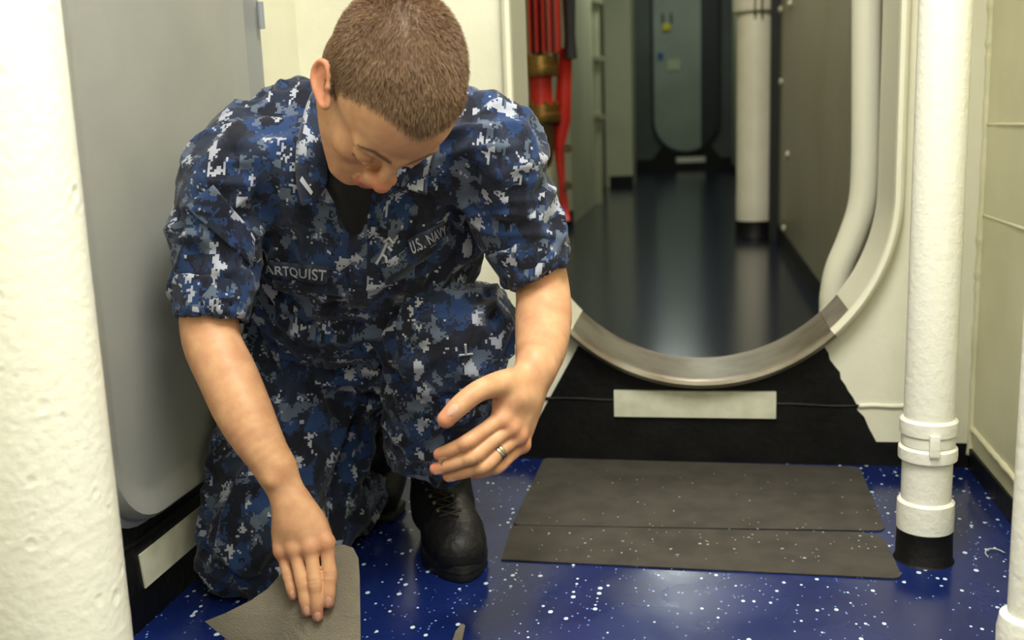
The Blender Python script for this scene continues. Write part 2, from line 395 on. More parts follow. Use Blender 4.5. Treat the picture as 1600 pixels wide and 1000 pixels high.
m_pad = mat('backing_gray', (122, 114, 100), .85, c2=(104, 97, 84), nscale=14, bump=.5, bscale=420, detail=7)
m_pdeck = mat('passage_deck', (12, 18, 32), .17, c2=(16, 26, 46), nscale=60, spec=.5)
m_chip = mat('paint_chip', (176, 180, 176), .6)
m_red = mat('red_paint', (196, 36, 22), .5)
m_brass = mat('brass', (150, 118, 66), .35, metal=.9)
m_bronze = mat('aged_bronze', (92, 76, 54), .5, metal=.4)
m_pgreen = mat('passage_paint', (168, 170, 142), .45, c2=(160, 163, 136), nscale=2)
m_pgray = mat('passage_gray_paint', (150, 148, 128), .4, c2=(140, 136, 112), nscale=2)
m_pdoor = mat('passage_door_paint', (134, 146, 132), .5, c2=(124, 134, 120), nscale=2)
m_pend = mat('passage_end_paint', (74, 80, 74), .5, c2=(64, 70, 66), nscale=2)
m_dark = mat('dark_paint_and_shade', (30, 34, 34), .6)  # dark fittings, and the shade painted beside the far door leaf
m_yel = mat('yellow_tag', (190, 180, 20), .5)
m_blue = mat('blue_sticker', (40, 70, 130), .5)
m_boot = mat('black_leather', (18, 17, 18), .5, spec=.35, c2=(34, 32, 32), nscale=30, bump=.6, bscale=90, lo=.45, hi=.8)
m_sole = mat('black_rubber', (14, 14, 14), .6, bump=.3, bscale=80)
m_lace = mat('black_lace', (30, 28, 26), .8)
m_eye = mat('eyelet', (70, 60, 44), .4, metal=.8)
m_tee = mat('black_cotton', (12, 13, 18), .9)
m_thread = mat('silver_thread', (172, 176, 188), .7)
m_tape = mat('navy_tape', (30, 36, 52), .9, c2=(58, 68, 88), nscale=70)
m_gold = mat('wedding_band', (176, 166, 148), .25, metal=1.)
m_nail = mat('fingernail', (214, 164, 142), .25)
m_button = mat('button', (22, 24, 34), .5)
m_bolt = mat('painted_bolt', (190, 188, 168), .4)
m_ceil = mat('ceiling_paint', (226, 222, 200), .6)

# ------------------------------------------------------------------ the room
Y0, YB, XL, XR, ZC = -1.3, 2.217, -.864, .565, 2.15
box('floor', (XL-.05, Y0, -.04), (XR+.05, YB+.03, 0), m_floor, kind='structure', bev=0)
box('ceiling', (XL-.05, Y0, ZC), (XR+.05, YB, ZC+.04), m_ceil, kind='structure', bev=0)
box('wall_left', (XL-.04, Y0, 0), (XL, YB, ZC), m_cream, kind='structure', bev=0)
wr = box('wall_right', (XR, Y0, 0), (XR+.04, YB, ZC), m_cream2, kind='structure', bev=0)
box('wall_rear', (XL-.04, Y0-.04, 0), (XR+.04, Y0, ZC), m_cream2, kind='structure', bev=0)
# bulkhead with the oval opening
RA, RZ, RZT = .405, .582, 1.45           # half width, height of lower centre, height of upper centre
def oval(r, n=40, cx=0.003):
    a = np.linspace(math.pi, 2*math.pi, n); L = [(cx+r*math.cos(t), RZ+r*math.sin(t)) for t in a]
    b = np.linspace(0, math.pi, n); L += [(cx+r*math.cos(t), RZT+r*math.sin(t)) for t in b]
    return L
def bulkhead():
    O = oval(RA-.006); x0, x1 = XL-.02, XR+.02; z0, z1 = 0, ZC; cx, cz = 0, 1.0; V = []; F = []
    def edge(p):
        dx, dz = p[0]-cx, p[1]-cz; t = min([((x1-cx) if dx > 0 else (x0-cx))/dx if abs(dx) > 1e-6 else 9e9, ((z1-cz) if dz > 0 else (z0-cz))/dz if abs(dz) > 1e-6 else 9e9])
        return (cx+dx*t, cz+dz*t)
    pts = list(O); out = [edge(p) for p in pts]
    # put the four corners onto the nearest outer points
    for c in ((x0, z0), (x1, z0), (x0, z1), (x1, z1)):
        i = min(range(len(out)), key=lambda i: (out[i][0]-c[0])**2+(out[i][1]-c[1])**2); out[i] = c
    n = len(pts)
    for y in (YB, YB+.02):
        V += [(p[0], y, p[1]) for p in pts]+[(p[0], y, p[1]) for p in out]
    for i in range(n):
        j = (i+1) % n
        F += [(i, j, n+j, n+i), (2*n+j, 2*n+i, 3*n+i, 3*n+j), (j, i, 2*n+i, 2*n+j)]
    return mesh('wall_front', V, F, m_cream, kind='structure')
wf = bulkhead()
# oval coaming round the opening
def sweep(name, rprof, pts2d, m, parent=None, closed=False, **k):
    """rprof: closed (inward offset, y) profile; pts2d: oval points with outward normals"""
    V = []; F = []; n = len(pts2d); q = len(rprof)
    for (x, z, nx, nz) in pts2d:
        for (o, y) in rprof: V.append((x-nx*o, y, z-nz*o))
    for i in range(n if closed else n-1):
        i2 = (i+1) % n
        for j in range(q): F.append((i*q+j, i*q+(j+1) % q, i2*q+(j+1) % q, i2*q+j))
    if not closed: F += [tuple(range(q))[::-1], tuple((n-1)*q+j for j in range(q))]
    bm = bmesh.new(); vs = [bm.verts.new(v) for v in V]
    for f in F: bm.faces.new([vs[i] for i in f])
    return bm_obj(name, bm, m, parent, smooth=True, **k)
def ovn(a0, a1, n):          # angles from straight down, positive to the right, along the lower half circle
    return [(0.003+RA*math.sin(t), RZ-RA*math.cos(t), math.sin(t), -math.cos(t)) for t in np.linspace(a0, a1, n)]
ring = empty('oval_coaming', (0, YB, 0), 'deep oval doorway rim, white sides and bare worn steel at the bottom', kind='structure'); ring.name = 'trim_1'
YF, YBk = YB-.045, YB+.2
lip = [(0, YF+.012), (.003, YF+.004), (.010, YF), (.018, YF+.003), (.021, YF+.012), (.018, YF+.03), (.014, YBk), (0, YBk)]
full = ovn(math.radians(44), math.pi/2, 30)+[(0.003+RA, z, 1, 0) for z in np.linspace(RZ+.05, RZT, 10)]
full += [(0.003+RA*math.cos(t), RZT+RA*math.sin(t), math.cos(t), math.sin(t)) for t in np.linspace(0.08, math.pi-.08, 40)]
full += [(0.003-RA, z, -1, 0) for z in np.linspace(RZT, RZ+.05, 10)]+ovn(-math.pi/2, math.radians(-45), 30)
sweep('painted_rim', lip, full, m_ringpaint, ring, label='white painted sides of the rim')
sweep('steel_rim', [(a-.001, b) for a, b in lip], ovn(math.radians(-45), math.radians(44), 60), m_steel, ring, label='bare steel bottom of the rim')
# thin steel seam strip at the paint edge
sweep('worn_patch', [(.016, YF+.03), (.019, YF+.03), (.017, YBk-.02), (.014, YBk-.02)], ovn(math.radians(44), math.radians(52), 6), m_pad, ring, label='dull gray worn patch')
# black paint below the opening
def plate(name, pts, y, t, m, parent=None, **k):
    V = [(x, y, z) for x, z in pts]+[(x, y-t, z) for x, z in pts]; n = len(pts); bm = bmesh.new(); vs = [bm.verts.new(v) for v in V]
    bm.faces.new(vs[:n]); bm.faces.new(vs[n:][::-1])
    for i in range(n): bm.faces.new((vs[i], vs[(i+1) % n], vs[n+(i+1) % n], vs[n+i]))
    return bm_obj(name, bm, m, parent, **k)
rt = [(.262+(.375-.262)*t+.004*math.sin(t*31)*math.sin(t*7), .262+(.053-.262)*t) for t in np.linspace(0, 1, 16)]
lf = [(-.385+(.385-.258)*t, .045+(.270-.045)*t) for t in np.linspace(0, 1, 10)]
arc = [(RA*math.sin(t), RZ-RA*math.cos(t)) for t in np.linspace(-.70, .70, 20)]
plate('black_band', [(XL, 0), (XL, .04)]+lf+arc+rt+[(XR, .053), (XR, 0)], YB, .003, m_black, wf, label='black painted area under the oval opening')
sv, sf = tube_vf([(x, YB-.002, .137-.008*x/.5+.001*math.sin(x*40)) for x in np.linspace(-.37, .335, 60)], .0035, 8)
mesh('weld_bead', sv, sf, m_black, wf, smooth=True, label='black painted weld line')
sv, sf = tube_vf([(x, YB-.001, .133+.0008*math.sin(x*90)) for x in np.linspace(.336, .44, 20)], .005, 8)
mesh('weld_bead', sv, sf, m_cream, wf, smooth=True)
# corner weld and weld lines on the right wall
def bead(P0, P1, r, m, parent, n=90):
    P = np.linspace(P0, P1, n); nz = vnoise(P*70); nz2 = vnoise(P*35+9)
    V, F = tube_vf(P, r*(.7+.7*nz), 10); return mesh('weld_bead', V, F, m, parent, smooth=True)
bead((XR-.002, YB-.004, .03), (XR-.002, YB-.004, ZC), .007, m_cream2, wr, 260)
bead((XR-.001, YB, .088), (XR-.001, Y0+.2, .06), .006, m_cream2, wr, 200)
bead((XR+.001, YB, .535), (XR+.001, Y0+.2, .535), .0032, m_cream2, wr, 120)
bead((XR+.001, YB, .715), (XR+.001, Y0+.2, .722), .0036, m_cream2, wr, 120)
# black skirting
def skirt(name, x, z, t, y0, y1):
    return box(name, (x, y0, 0), (x+t, y1, z), m_black, kind='structure', bev=.002)
skirt('baseboard_right', XR, .045, -.006, Y0, YB)
bl = skirt('baseboard_left', XL, .185, .012, Y0, YB)
V, F = tube_vf([(XL+.012, y, .142) for y in np.linspace(Y0, YB, 30)], .004, 8)
mesh('ridge', V, F, m_black, bl, smooth=True)

# ------------------------------------------------------------------ gray door leaf on the left wall
dr = empty('gray_door', (XL, 1.2, .17), 'large gray rounded metal door on the left wall behind the crouching man', 'door')
def rrect(y0, y1, z0, z1, r, n=10):
    L = []
    for cy, cz, a0 in ((y0+r, z0+r, math.pi), (y1-r, z0+r, 1.5*math.pi), (y1-r, z1-r, 0), (y0+r, z1-r, .5*math.pi)):
        for a in np.linspace(a0, a0+math.pi/2, n): L.append((cy+r*math.cos(a), cz+r*math.sin(a)))
    return L
def loops(name, LL, m, parent, capend=True, **k):
    """LL: list of (x offset from wall, loop of (y,z))"""
    V = []; n = len(LL[0][1]); F = []
    for x, lp in LL: V += [(XL+x, y, z) for y, z in lp]
    for i in range(len(LL)-1):
        for j in range(n): F.append((i*n+j, i*n+(j+1) % n, (i+1)*n+(j+1) % n, (i+1)*n+j))
    F.append(tuple((len(LL)-1)*n+j for j in range(n)))
    bm = bmesh.new(); vs = [bm.verts.new(v) for v in V]
    for f in F: bm.faces.new([vs[i] for i in f])
    return bm_obj(name, bm, m, parent, smooth=True, **k)
dy0, dy1, dz0, dz1 = 1.275, 1.86, .172, 1.98
def off(d): return rrect(dy0+d, dy1-d, dz0+d, dz1-d, max(.13-d, .02))
loops('door_panel', [(.0, off(-.004)), (.022, off(-.004)), (.034, off(.0)), (.040, off(.006)), (.038, off(.018)), (.028, off(.036)), (.026, off(.05)), (.026, off(.1))], m_gray, dr)
loops('door_frame', [(0, rrect(1.25, 1.985, .162, 2.04, .14)), (.014, rrect(1.25, 1.985, .162, 2.04, .14)), (.016, rrect(1.26, 1.975, .168, 2.03, .13))], m_graydark, dr)
for z in (.42, .95, 1.5): lathe('hinge_pin', (XL+.03, 1.955, z), [(0, 0), (.007, 0), (.007, .05), (0, .05)], m_graydark, dr, seg=12)
box('sliver_scuff', (XL+.0255, 1.22, .262), (XL+.0268, 1.25, .2645), m_dark, dr, bev=0, label='dark scratch')
# blank cream marker plates
box('marker_plate', (-.185, YB-.012, .104), (.164, YB-.003, .164), m_label, label='blank cream plate on the black band under the oval opening', cat='plate', bev=.001)
g = bpy.data.objects['marker_plate']
V = [(XL+.012, 1.364, .118), (XL+.012, 1.72, .121), (XL+.012, 1.72, .062), (XL+.012, 1.371, .060)]
V += [(v[0]+.0025, v[1], v[2]) for v in V]
mesh('marker_plate', V, [(0, 1, 2, 3), (7, 6, 5, 4), (0, 4, 5, 1), (1, 5, 6, 2), (2, 6, 7, 3), (3, 7, 4, 0)], m_label, label='blank cream plate on the left black skirting below the gray door', cat='plate')

# ------------------------------------------------------------------ pipes of the room
lp = empty('foreground_pipe', (-.690, .93, 0), 'thick white pitted pipe in the left foreground', 'pipe')
R0 = .078; zz = np.r_[np.linspace(0, 1.25, 620, endpoint=False), np.linspace(1.25, ZC-.001, 40)]; n_, m_ = len(zz), 220; aa = np.linspace(0, 2*math.pi, m_, endpoint=False)
Zg, Ag = np.meshgrid(zz, aa, indexing='ij'); base = np.array([-.690, .93, 0])
P = np.stack([np.cos(Ag)*R0, np.sin(Ag)*R0, Zg], -1)
r_ = R0+.0006*(vnoise(P*22)-.5)+.0002*(vnoise(P*90)-.5)+.0002*(vnoise(P*220)-.5)
for _ in range(80):
    z0, a0 = rng.uniform(.05, 1.2), rng.uniform(-2.6, .3); q = rng.uniform(.003, .007)
    da = (Ag-a0+math.pi) % (2*math.pi)-math.pi; dd = np.sqrt(((Zg-z0)/1.4)**2+(da*R0)**2)/q
    r_ += -.0007*np.exp(-dd**4)*(.6+.8*vnoise(P*300))+.0005*np.exp(-((dd-1.15)*4)**2)
P = np.stack([base[0]+np.cos(Ag)*r_, base[1]+np.sin(Ag)*r_, Zg], -1).reshape(-1, 3)
F = [(i*m_+j, i*m_+(j+1) % m_, (i+1)*m_+(j+1) % m_, (i+1)*m_+j) for i in range(n_-1) for j in range(m_)]
quick('pipe_body', P, np.array(F), m_white, lp)
lathe('floor_collar', base, [(.0, 0), (.1, 0), (.1, .01), (.082, .02), (0, .02)], m_white, lp)

rp = empty('corner_drain_pipe', (.375, 1.735, 0), 'white vertical pipe with coupling bands and black foot beside the oval opening', 'pipe')
B = np.array([.375, 1.735, 0.])
def zat(y): d = ray(1452, y); return CAMH+d[2]*1.72/d[1]
lathe('pipe_body', B+[0, 0, .04], [(0, 0), (.040, 0), (.040, .3), (.039, ZC-.041), (0, ZC-.041)], m_white, rp)
def band(name, y0, y1, r, m, lab=None):
    z1, z0 = zat(y0), zat(y1); h = z1-z0; e = min(.004, h*.2)
    lathe(name, B+[0, 0, z0], [(0, 0), (r-.004, 0), (r, e), (r+.0005, h*.5), (r, h-e), (r-.004, h), (0, h)], m, rp, label=lab)
band('coupling_band', 655, 682, .0455, m_white); band('coupling_sleeve', 680, 700, .0425, m_white); band('coupling_band', 698, 722, .0465, m_white)
band('socket', 783, 832, .0455, m_white)
lathe('black_foot', B, [(0, 0), (.049, 0), (.046, .004), (.0445, zat(830)), (0, zat(830))], m_black, rp, label='black painted foot')
box('clamp_lug', B+[-.008, -.052, zat(705)], B+[.008, -.03, zat(672)], m_white, rp, bev=.003)

tp = empty('thin_pipe', (.395, 1.24, 0), 'thin white pipe with a collar at the right edge of the picture', 'pipe')
Bt = np.array([.390, 1.23, 0.])
lathe('pipe_body', Bt, [(0, 0), (.026, 0), (.026, ZC-.002), (0, ZC-.002)], m_white, tp)
zc = CAMH+ray(1590, 960)[2]*1.2/ray(1590, 960)[1]
lathe('collar', Bt+[0, 0, zc-.134], [(0, 0), (.031, 0), (.036, .03), (.037, .10), (.034, .118), (.027, .122), (0, .122)], m_white, tp)

# ------------------------------------------------------------------ floor mats and litter
def sheet(name, pts, t, m, parent=None, n=14, **k):
    """thin slab on the floor from an outline"""
    pts = np.array(pts, float); bm = bmesh.new(); top = [bm.verts.new((p[0], p[1], .0008+t)) for p in pts]; bot = [bm.verts.new((p[0], p[1], .0008)) for p in pts]
    bm.faces.new(top); bm.faces.new(bot[::-1])
    for i in range(len(pts)):
        j = (i+1) % len(pts); bm.faces.new((top[i], bot[i], bot[j], top[j]))
    return bm_obj(name, bm, m, parent, **k)
def corner(P, i, r, n=6):
    a, b, c = P[i-1], P[i], P[(i+1) % len(P)]; u = (a-b)/np.linalg.norm(a-b); v = (c-b)/np.linalg.norm(c-b)
    return [b+u*r*(1-t)**2+v*r*t**2 for t in np.linspace(0, 1, n)]
A_ = [on_floor(*p)[:2] for p in ((850, 717), (1343, 731), (1384, 831), (800, 822))]
out = []
for i in range(4): out += corner(A_, i, .02)
mt_ = sheet('floor_mat', out, .002, m_tile, label='wide dark gray non-skid mat with white chips on the blue floor', cat='mat')
A_ = [on_floor(*p)[:2] for p in ((800, 823), (1378, 834), (1411, 906), (783, 876))]
out = [A_[0]]+corner(A_, 1, .05)+corner(A_, 2, .02)+[A_[3]]
sheet('floor_mat', out, .002, m_tile, label='narrow dark gray non-skid strip at the near edge of the wide mat', cat='mat')
def chip(p, r, m, z, par, name='paint_chip'):
    n = rng.randint(5, 8); a = np.sort(rng.uniform(0, 2*math.pi, n)); rr = r*rng.uniform(.6, 1.2, n)
    V = [(p[0]+q*math.cos(t), p[1]+q*math.sin(t)*1.0, z) for q, t in zip(rr, a)]; V += [(v[0], v[1], z+.0006) for v in V]
    F = [tuple(range(n))[::-1], tuple(range(n, 2*n))]+[(i, (i+1) % n, n+(i+1) % n, n+i) for i in range(n)]
    return V, F
bmV, bmF = [], []
for _ in range(140):
    x, y = rng.uniform(830, 1370), rng.choice([rng.uniform(735, 880), rng.uniform(810, 880)]); p = on_floor(x, y)
    V, F = chip(p, rng.choice([.0012, .002, .0032], p=[.6, .3, .1]), m_chip, .0029, None); o_ = len(bmV); bmV += V; bmF += [tuple(i+o_ for i in f) for f in F]
o = mesh('paint_chips', bmV, bmF, m_chip, label='tiny pale paint chips scattered on the gray mats', cat='debris', kind='stuff')
# scrap of backing at the lower edge
P = [on_floor(*p)[:2] for p in ((707, 1003), (712, 988), (722, 976), (727, 979), (722, 1003))]
sheet('mat_scrap', P, .0015, m_pad, label='small torn gray scrap on the blue floor at the bottom edge', cat='scrap')
c0 = on_floor(1556, 868); a = np.linspace(.4, 3.6, 14)
tube('plastic_curl', [(c0[0]+.016*math.cos(t), c0[1]+.02*math.sin(t), .0018+.002*math.sin(t)) for t in a], .0012, m_chip, seg=8, label='pale curled shaving on the floor beside the white drain pipe', cat='scrap')

# ------------------------------------------------------------------ the passage beyond the oval opening
PL, PR, PE = -1.0, .478, 15.5
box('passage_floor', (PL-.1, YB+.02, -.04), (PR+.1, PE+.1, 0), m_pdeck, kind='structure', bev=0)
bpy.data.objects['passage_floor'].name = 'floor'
box('ceiling', (PL-.1, YB+.02, 3.2), (PR+.1, PE+.1, 3.24), m_ceil, kind='structure', bev=0)
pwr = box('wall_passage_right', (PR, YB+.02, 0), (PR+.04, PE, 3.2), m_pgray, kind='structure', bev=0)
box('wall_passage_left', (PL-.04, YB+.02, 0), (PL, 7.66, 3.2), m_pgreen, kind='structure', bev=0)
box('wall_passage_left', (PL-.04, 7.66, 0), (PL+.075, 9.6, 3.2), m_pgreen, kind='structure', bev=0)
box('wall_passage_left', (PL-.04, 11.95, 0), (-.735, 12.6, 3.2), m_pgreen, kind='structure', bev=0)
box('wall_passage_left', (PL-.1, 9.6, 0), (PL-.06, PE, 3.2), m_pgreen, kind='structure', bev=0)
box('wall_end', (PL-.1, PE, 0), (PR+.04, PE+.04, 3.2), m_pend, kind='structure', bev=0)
box('baseboard_passage', (PR-.006, YB+.02, 0), (PR, PE, .09), m_black, kind='structure', bev=0)
box('baseboard_passage', (PL, YB+.02, 0), (PL+.006, 7.66, .09), m_black, kind='structure', bev=0)
box('baseboard_passage', (PL, 7.65, 0), (PL+.082, 7.66, .10), m_black, kind='structure', bev=0)
box('baseboard_passage', (PL, 11.94, 0), (-.735, 11.95, .12), m_black, kind='structure', bev=0)
box('baseboard_end', (PL, PE-.01, 0), (PR, PE, .16), m_black, kind='structure', bev=0)
# frame strip and bolts on the right partition
box('partition_post', (PR-.05, 6.45, 0), (PR, 6.55, 3.2), m_dark, pwr, bev=0)
for i, (x, y) in enumerate(((1222, 128), (1232, 242), (1226, 357), (1221, 15), (1236, 6))):
    p = on_x(x, y, PR); lathe('bolt', p, [(.022, 0), (.022, .006), (.017, .014), (.008, .018), (0, .019)], m_bolt, pwr, seg=14, axis=(-1, 0, 0))
# far oval door
fd = empty('far_oval_door', (-.3, PE, 0), 'pale oval metal door at the far end of the dark passage', 'door')
def face_plate(name, pts, y, t, m, parent, **k): return plate(name, pts, y, t, m, parent, **k)
a = on_y(1022, 120, PE); b = on_y(1122, 120, PE); zb = on_y(1065, 236, PE)[2]; fx = (a[0]+b[0])/2; fr = (b[0]-a[0])/2
oc = [(fx+fr*math.sin(t), zb+fr-fr*math.cos(t)) for t in np.linspace(-math.pi/2, math.pi/2, 30)]+[(fx+fr*math.cos(t), 2.45+fr*math.sin(t)) for t in np.linspace(0, math.pi, 30)]
c2 = [(fx+(x-fx)*1.1, (z-1.4)*1.05+1.4) for x, z in oc]
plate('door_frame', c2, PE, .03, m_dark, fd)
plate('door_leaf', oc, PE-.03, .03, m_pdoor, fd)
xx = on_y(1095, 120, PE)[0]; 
plate('painted_recess_shade', [(x, z) for x, z in oc if x >= xx]+[(xx, 1.3)][:0], PE-.062, .004, m_dark, fd, label='dark plate painted as the shade in the recess beside the oval door')  # recess shade put in as a flat dark plate over the leaf
p = on_y(1041, 42, PE-.08); box('padlock_tag', p+[-.05, -.02, -.05], p+[.06, .0, .05], m_yel, fd, bev=.01, label='yellow tag hanging on the door')
for dx in (-.05, .07): box('hasp', p+[dx-.015, -.02, .06], p+[dx+.015, 0, .19], m_dark, fd, bev=.004)
p = on_y(1032, 88, PE-.07); box('sticker', p+[-.04, -.004, -.05], p+[.04, 0, .05], m_blue, fd, bev=0, label='small blue sticker')
p = on_y(1045, 100, PE-.07); box('placard', p+[-.02, -.003, -.09], p+[.16, 0, .06], m_pgreen, fd, bev=0)
a, b = on_y(1057, 246, PE-.02), on_y(1102, 253, PE-.02); box('marker_plate', (a[0], PE-.024, b[2]), (b[0], PE-.011, a[2]), m_label, label='dim cream plate on the black strip below the far oval door', cat='plate', bev=0)
# trapezoid black paint under the far door
plate('black_band', [(fx-fr*1.35, 0), (fx-fr*.7, zb+.12), (fx+fr*.7, zb+.12), (fx+fr*1.35, 0)], PE, .012, m_black, bpy.data.objects['wall_end'])
# pillar
pp = empty('passage_pillar', (.352, 6.7, 0), 'thick cream pillar standing in the dark passage', 'pillar')
lathe('pillar_shaft', (.352, 6.72, .05), [(0, 0), (.116, 0), (.116, .2), (.114, .205), (.114, 3.14), (0, 3.14)], m_cream, pp)
lathe('black_foot', (.352, 6.72, 0), [(0, 0), (.13, 0), (.122, .01), (.119, .095), (0, .095)], m_black, pp)
zt = on_y(1180, 16, 6.6)[2]; lathe('pillar_collar', (.352, 6.72, zt), [(.1, 0), (.14, 0), (.142, .01), (.142, .09), (.1, .09)], m_cream, pp)
for dx in (-.02, .02): lathe('collar_bolt', (.36+dx, 6.585, zt-.0), [(0, -.03), (.008, -.03), (.008, .07), (0, .07)], m_bronze, pp, seg=10)
# bent white pipe just behind the rim
q = [at(1352, -420, 2.55), at(1353, -100, 2.55), at(1353, 120, 2.55), at(1352, 250, 2.55), at(1349, 315, 2.55), at(1331, 375, 2.55), at(1311, 420, 2.55), at(1303, 455, 2.55), at(1302, 500, 2.55), at(1303, 620, 2.55)]
q = [(x_[0], YB+.33, x_[2]) for x_ in [on_y(a_, b_, YB+.33) for a_, b_ in ((1356, -640), (1354, -100), (1353, 120), (1352, 250), (1347, 318), (1330, 372), (1311, 418), (1303, 455), (1301, 500), (1301, 700))]]
bp_ = empty('bent_pipe', (q[-1][0], YB+.33, 0), 'cream pipe with a bend just behind the right side of the oval rim', 'pipe')
tube('pipe_body', spline(q, 8), .0325, m_ringpaint, bp_)
# pipe with flanges by the left wall
q = on_floor(931, 318); fp = empty('flanged_pipe', (q[0], q[1], 0), 'pale vertical pipe with flanges on the left of the passage', 'pipe')
lathe('pipe_body', (q[0], q[1], 0), [(0, 0), (.062, 0), (.062, 3.19), (0, 3.19)], m_pgreen, fp)
for y in (92, 182, 3):
    z = on_y(931, y, q[1])[2]; lathe('flange', (q[0], q[1], z-.02), [(0, 0), (.1, 0), (.1, .04), (0, .04)], m_pgray, fp)
# hose station
Yh = 4.6
def hp(x, y, d=0): return on_y(x, y, Yh+d)
c = hp(848, 200); hs = empty('fire_hose_station', (c[0], Yh, 0), 'red hose and brass valve station seen through the left of the opening', 'hose station')
lathe('riser', (c[0]-.03, Yh+.08, 0), [(0, 0), (.07, 0), (.07, 3.19), (0, 3.19)], m_pgreen, hs)
for y0, y1 in ((88, 120), (163, 192)):
    z1, z0 = hp(850, y0)[2], hp(850, y1)[2]
    lathe('valve_flange', (c[0], Yh-.02, z0), [(0, 0), (.082, 0), (.086, .01), (.086, (z1-z0)*.45), (.078, (z1-z0)*.5), (.078, z1-z0-.004), (0, z1-z0)], m_brass, hs)
    for t in np.linspace(math.pi, 2*math.pi, 4): lathe('flange_bolt', (c[0]+.066*math.cos(t), Yh-.02+.066*math.sin(t), z1-.004), [(0, 0), (.012, 0), (.012, .015), (0, .018)], m_brass, hs, seg=8)
z1, z0 = hp(850, 163)[2], hp(850, 120)[2]
lathe('valve_neck', (c[0], Yh-.02, z1-.01), [(0, 0), (.055, 0), (.05, .03), (.05, z0-z1), (.055, z0-z1+.03)], m_red, hs)
z1, z0 = hp(850, 268)[2], hp(850, 192)[2]
lathe('valve_body', (c[0]-.01, Yh-.02, z1), [(0, 0), (.03, .01), (.05, .05), (.062, (z0-z1)*.5), (.066, z0-z1)], m_bronze, hs)
z1, z0 = hp(850, 345)[2], hp(850, 262)[2]
lathe('lower_pipe', (c[0]+.0, Yh+.0, z1), [(0, 0), (.03, .0), (.042, .04), (.042, (z0-z1))], m_pgreen, hs)
bm = bmesh.new()
for i in range(5):
    a, b = hp(821+i*10.5, -260), hp(832+i*10.5, 84); add_box(bm, (a[0], Yh-.09-.003*(i % 2), b[2]), (b[0]+.008, Yh+.03, a[2]), .004)
bm_obj('folded_hose', bm, m_red, hs, smooth=True)
pts = [hp(884, 75), hp(881, 130), hp(878, 190), hp(873, 230), hp(877, 280), hp(881, 320), hp(878, 345)]
V = []; 
for i, p in enumerate(pts):
    wd = (.022, .026, .03, .018, .012, .014, .03)[i]*1.2; V += [p+[-wd, 0, 0], p+[wd, 0, 0], p+[wd, .02, 0], p+[-wd, .02, 0]]
F = [(i*4+j, i*4+(j+1) % 4, i*4+4+(j+1) % 4, i*4+4+j) for i in range(len(pts)-1) for j in range(4)]+[(0, 1, 2, 3), (27, 26, 25, 24)]
mesh('red_strap', V, F, m_red, hs, smooth=True)
for y in (232, 290): p = hp(888, y); lathe('clip', p, [(0, 0), (.02, 0), (.02, .03), (0, .03)], m_bronze, hs, seg=12, axis=(0, -1, 0))
p = hp(890, 40); lathe('dark_nozzle', p+[0, 0, -.14], [(0, 0), (.03, 0), (.024, .1), (.03, .3), (0, .32)], m_dark, hs, seg=16)

# ------------------------------------------------------------------ the crouching man
def nrm(v): v = np.array(v, float); return v/np.linalg.norm(v)
KN = dict(
 neck=at(585, 225, 1.50), shR=at(352, 268, 1.52), shL=at(778, 238, 1.50),
 pel=at(560, 540, 1.92), hipR=at(470, 570, 1.88), hipL=at(640, 545, 1.90),
 kneeR=at(392, 850, 1.70), ankR=at(575, 770, 2.02), kneeL=at(703, 528, 1.64), ankL=at(668, 745, 1.84))
pbase = on_floor(560, 860); man = empty('person', tuple(pbase), 'man in blue digital camouflage uniform crouching on one knee, head bowed, pressing a gray pad', 'person')
tup = nrm(KN['neck']-KN['pel']); tx = nrm(KN['shL']-KN['shR']); tx = nrm(tx-tup*(tx@tup)); tn = nrm(np.cross(tx, tup))
if tn@(CAM-KN['neck']) < 0: tn = -tn
TR = np.stack([tx, tn, tup], 1)           # columns: sideways, chest-forward, up the spine

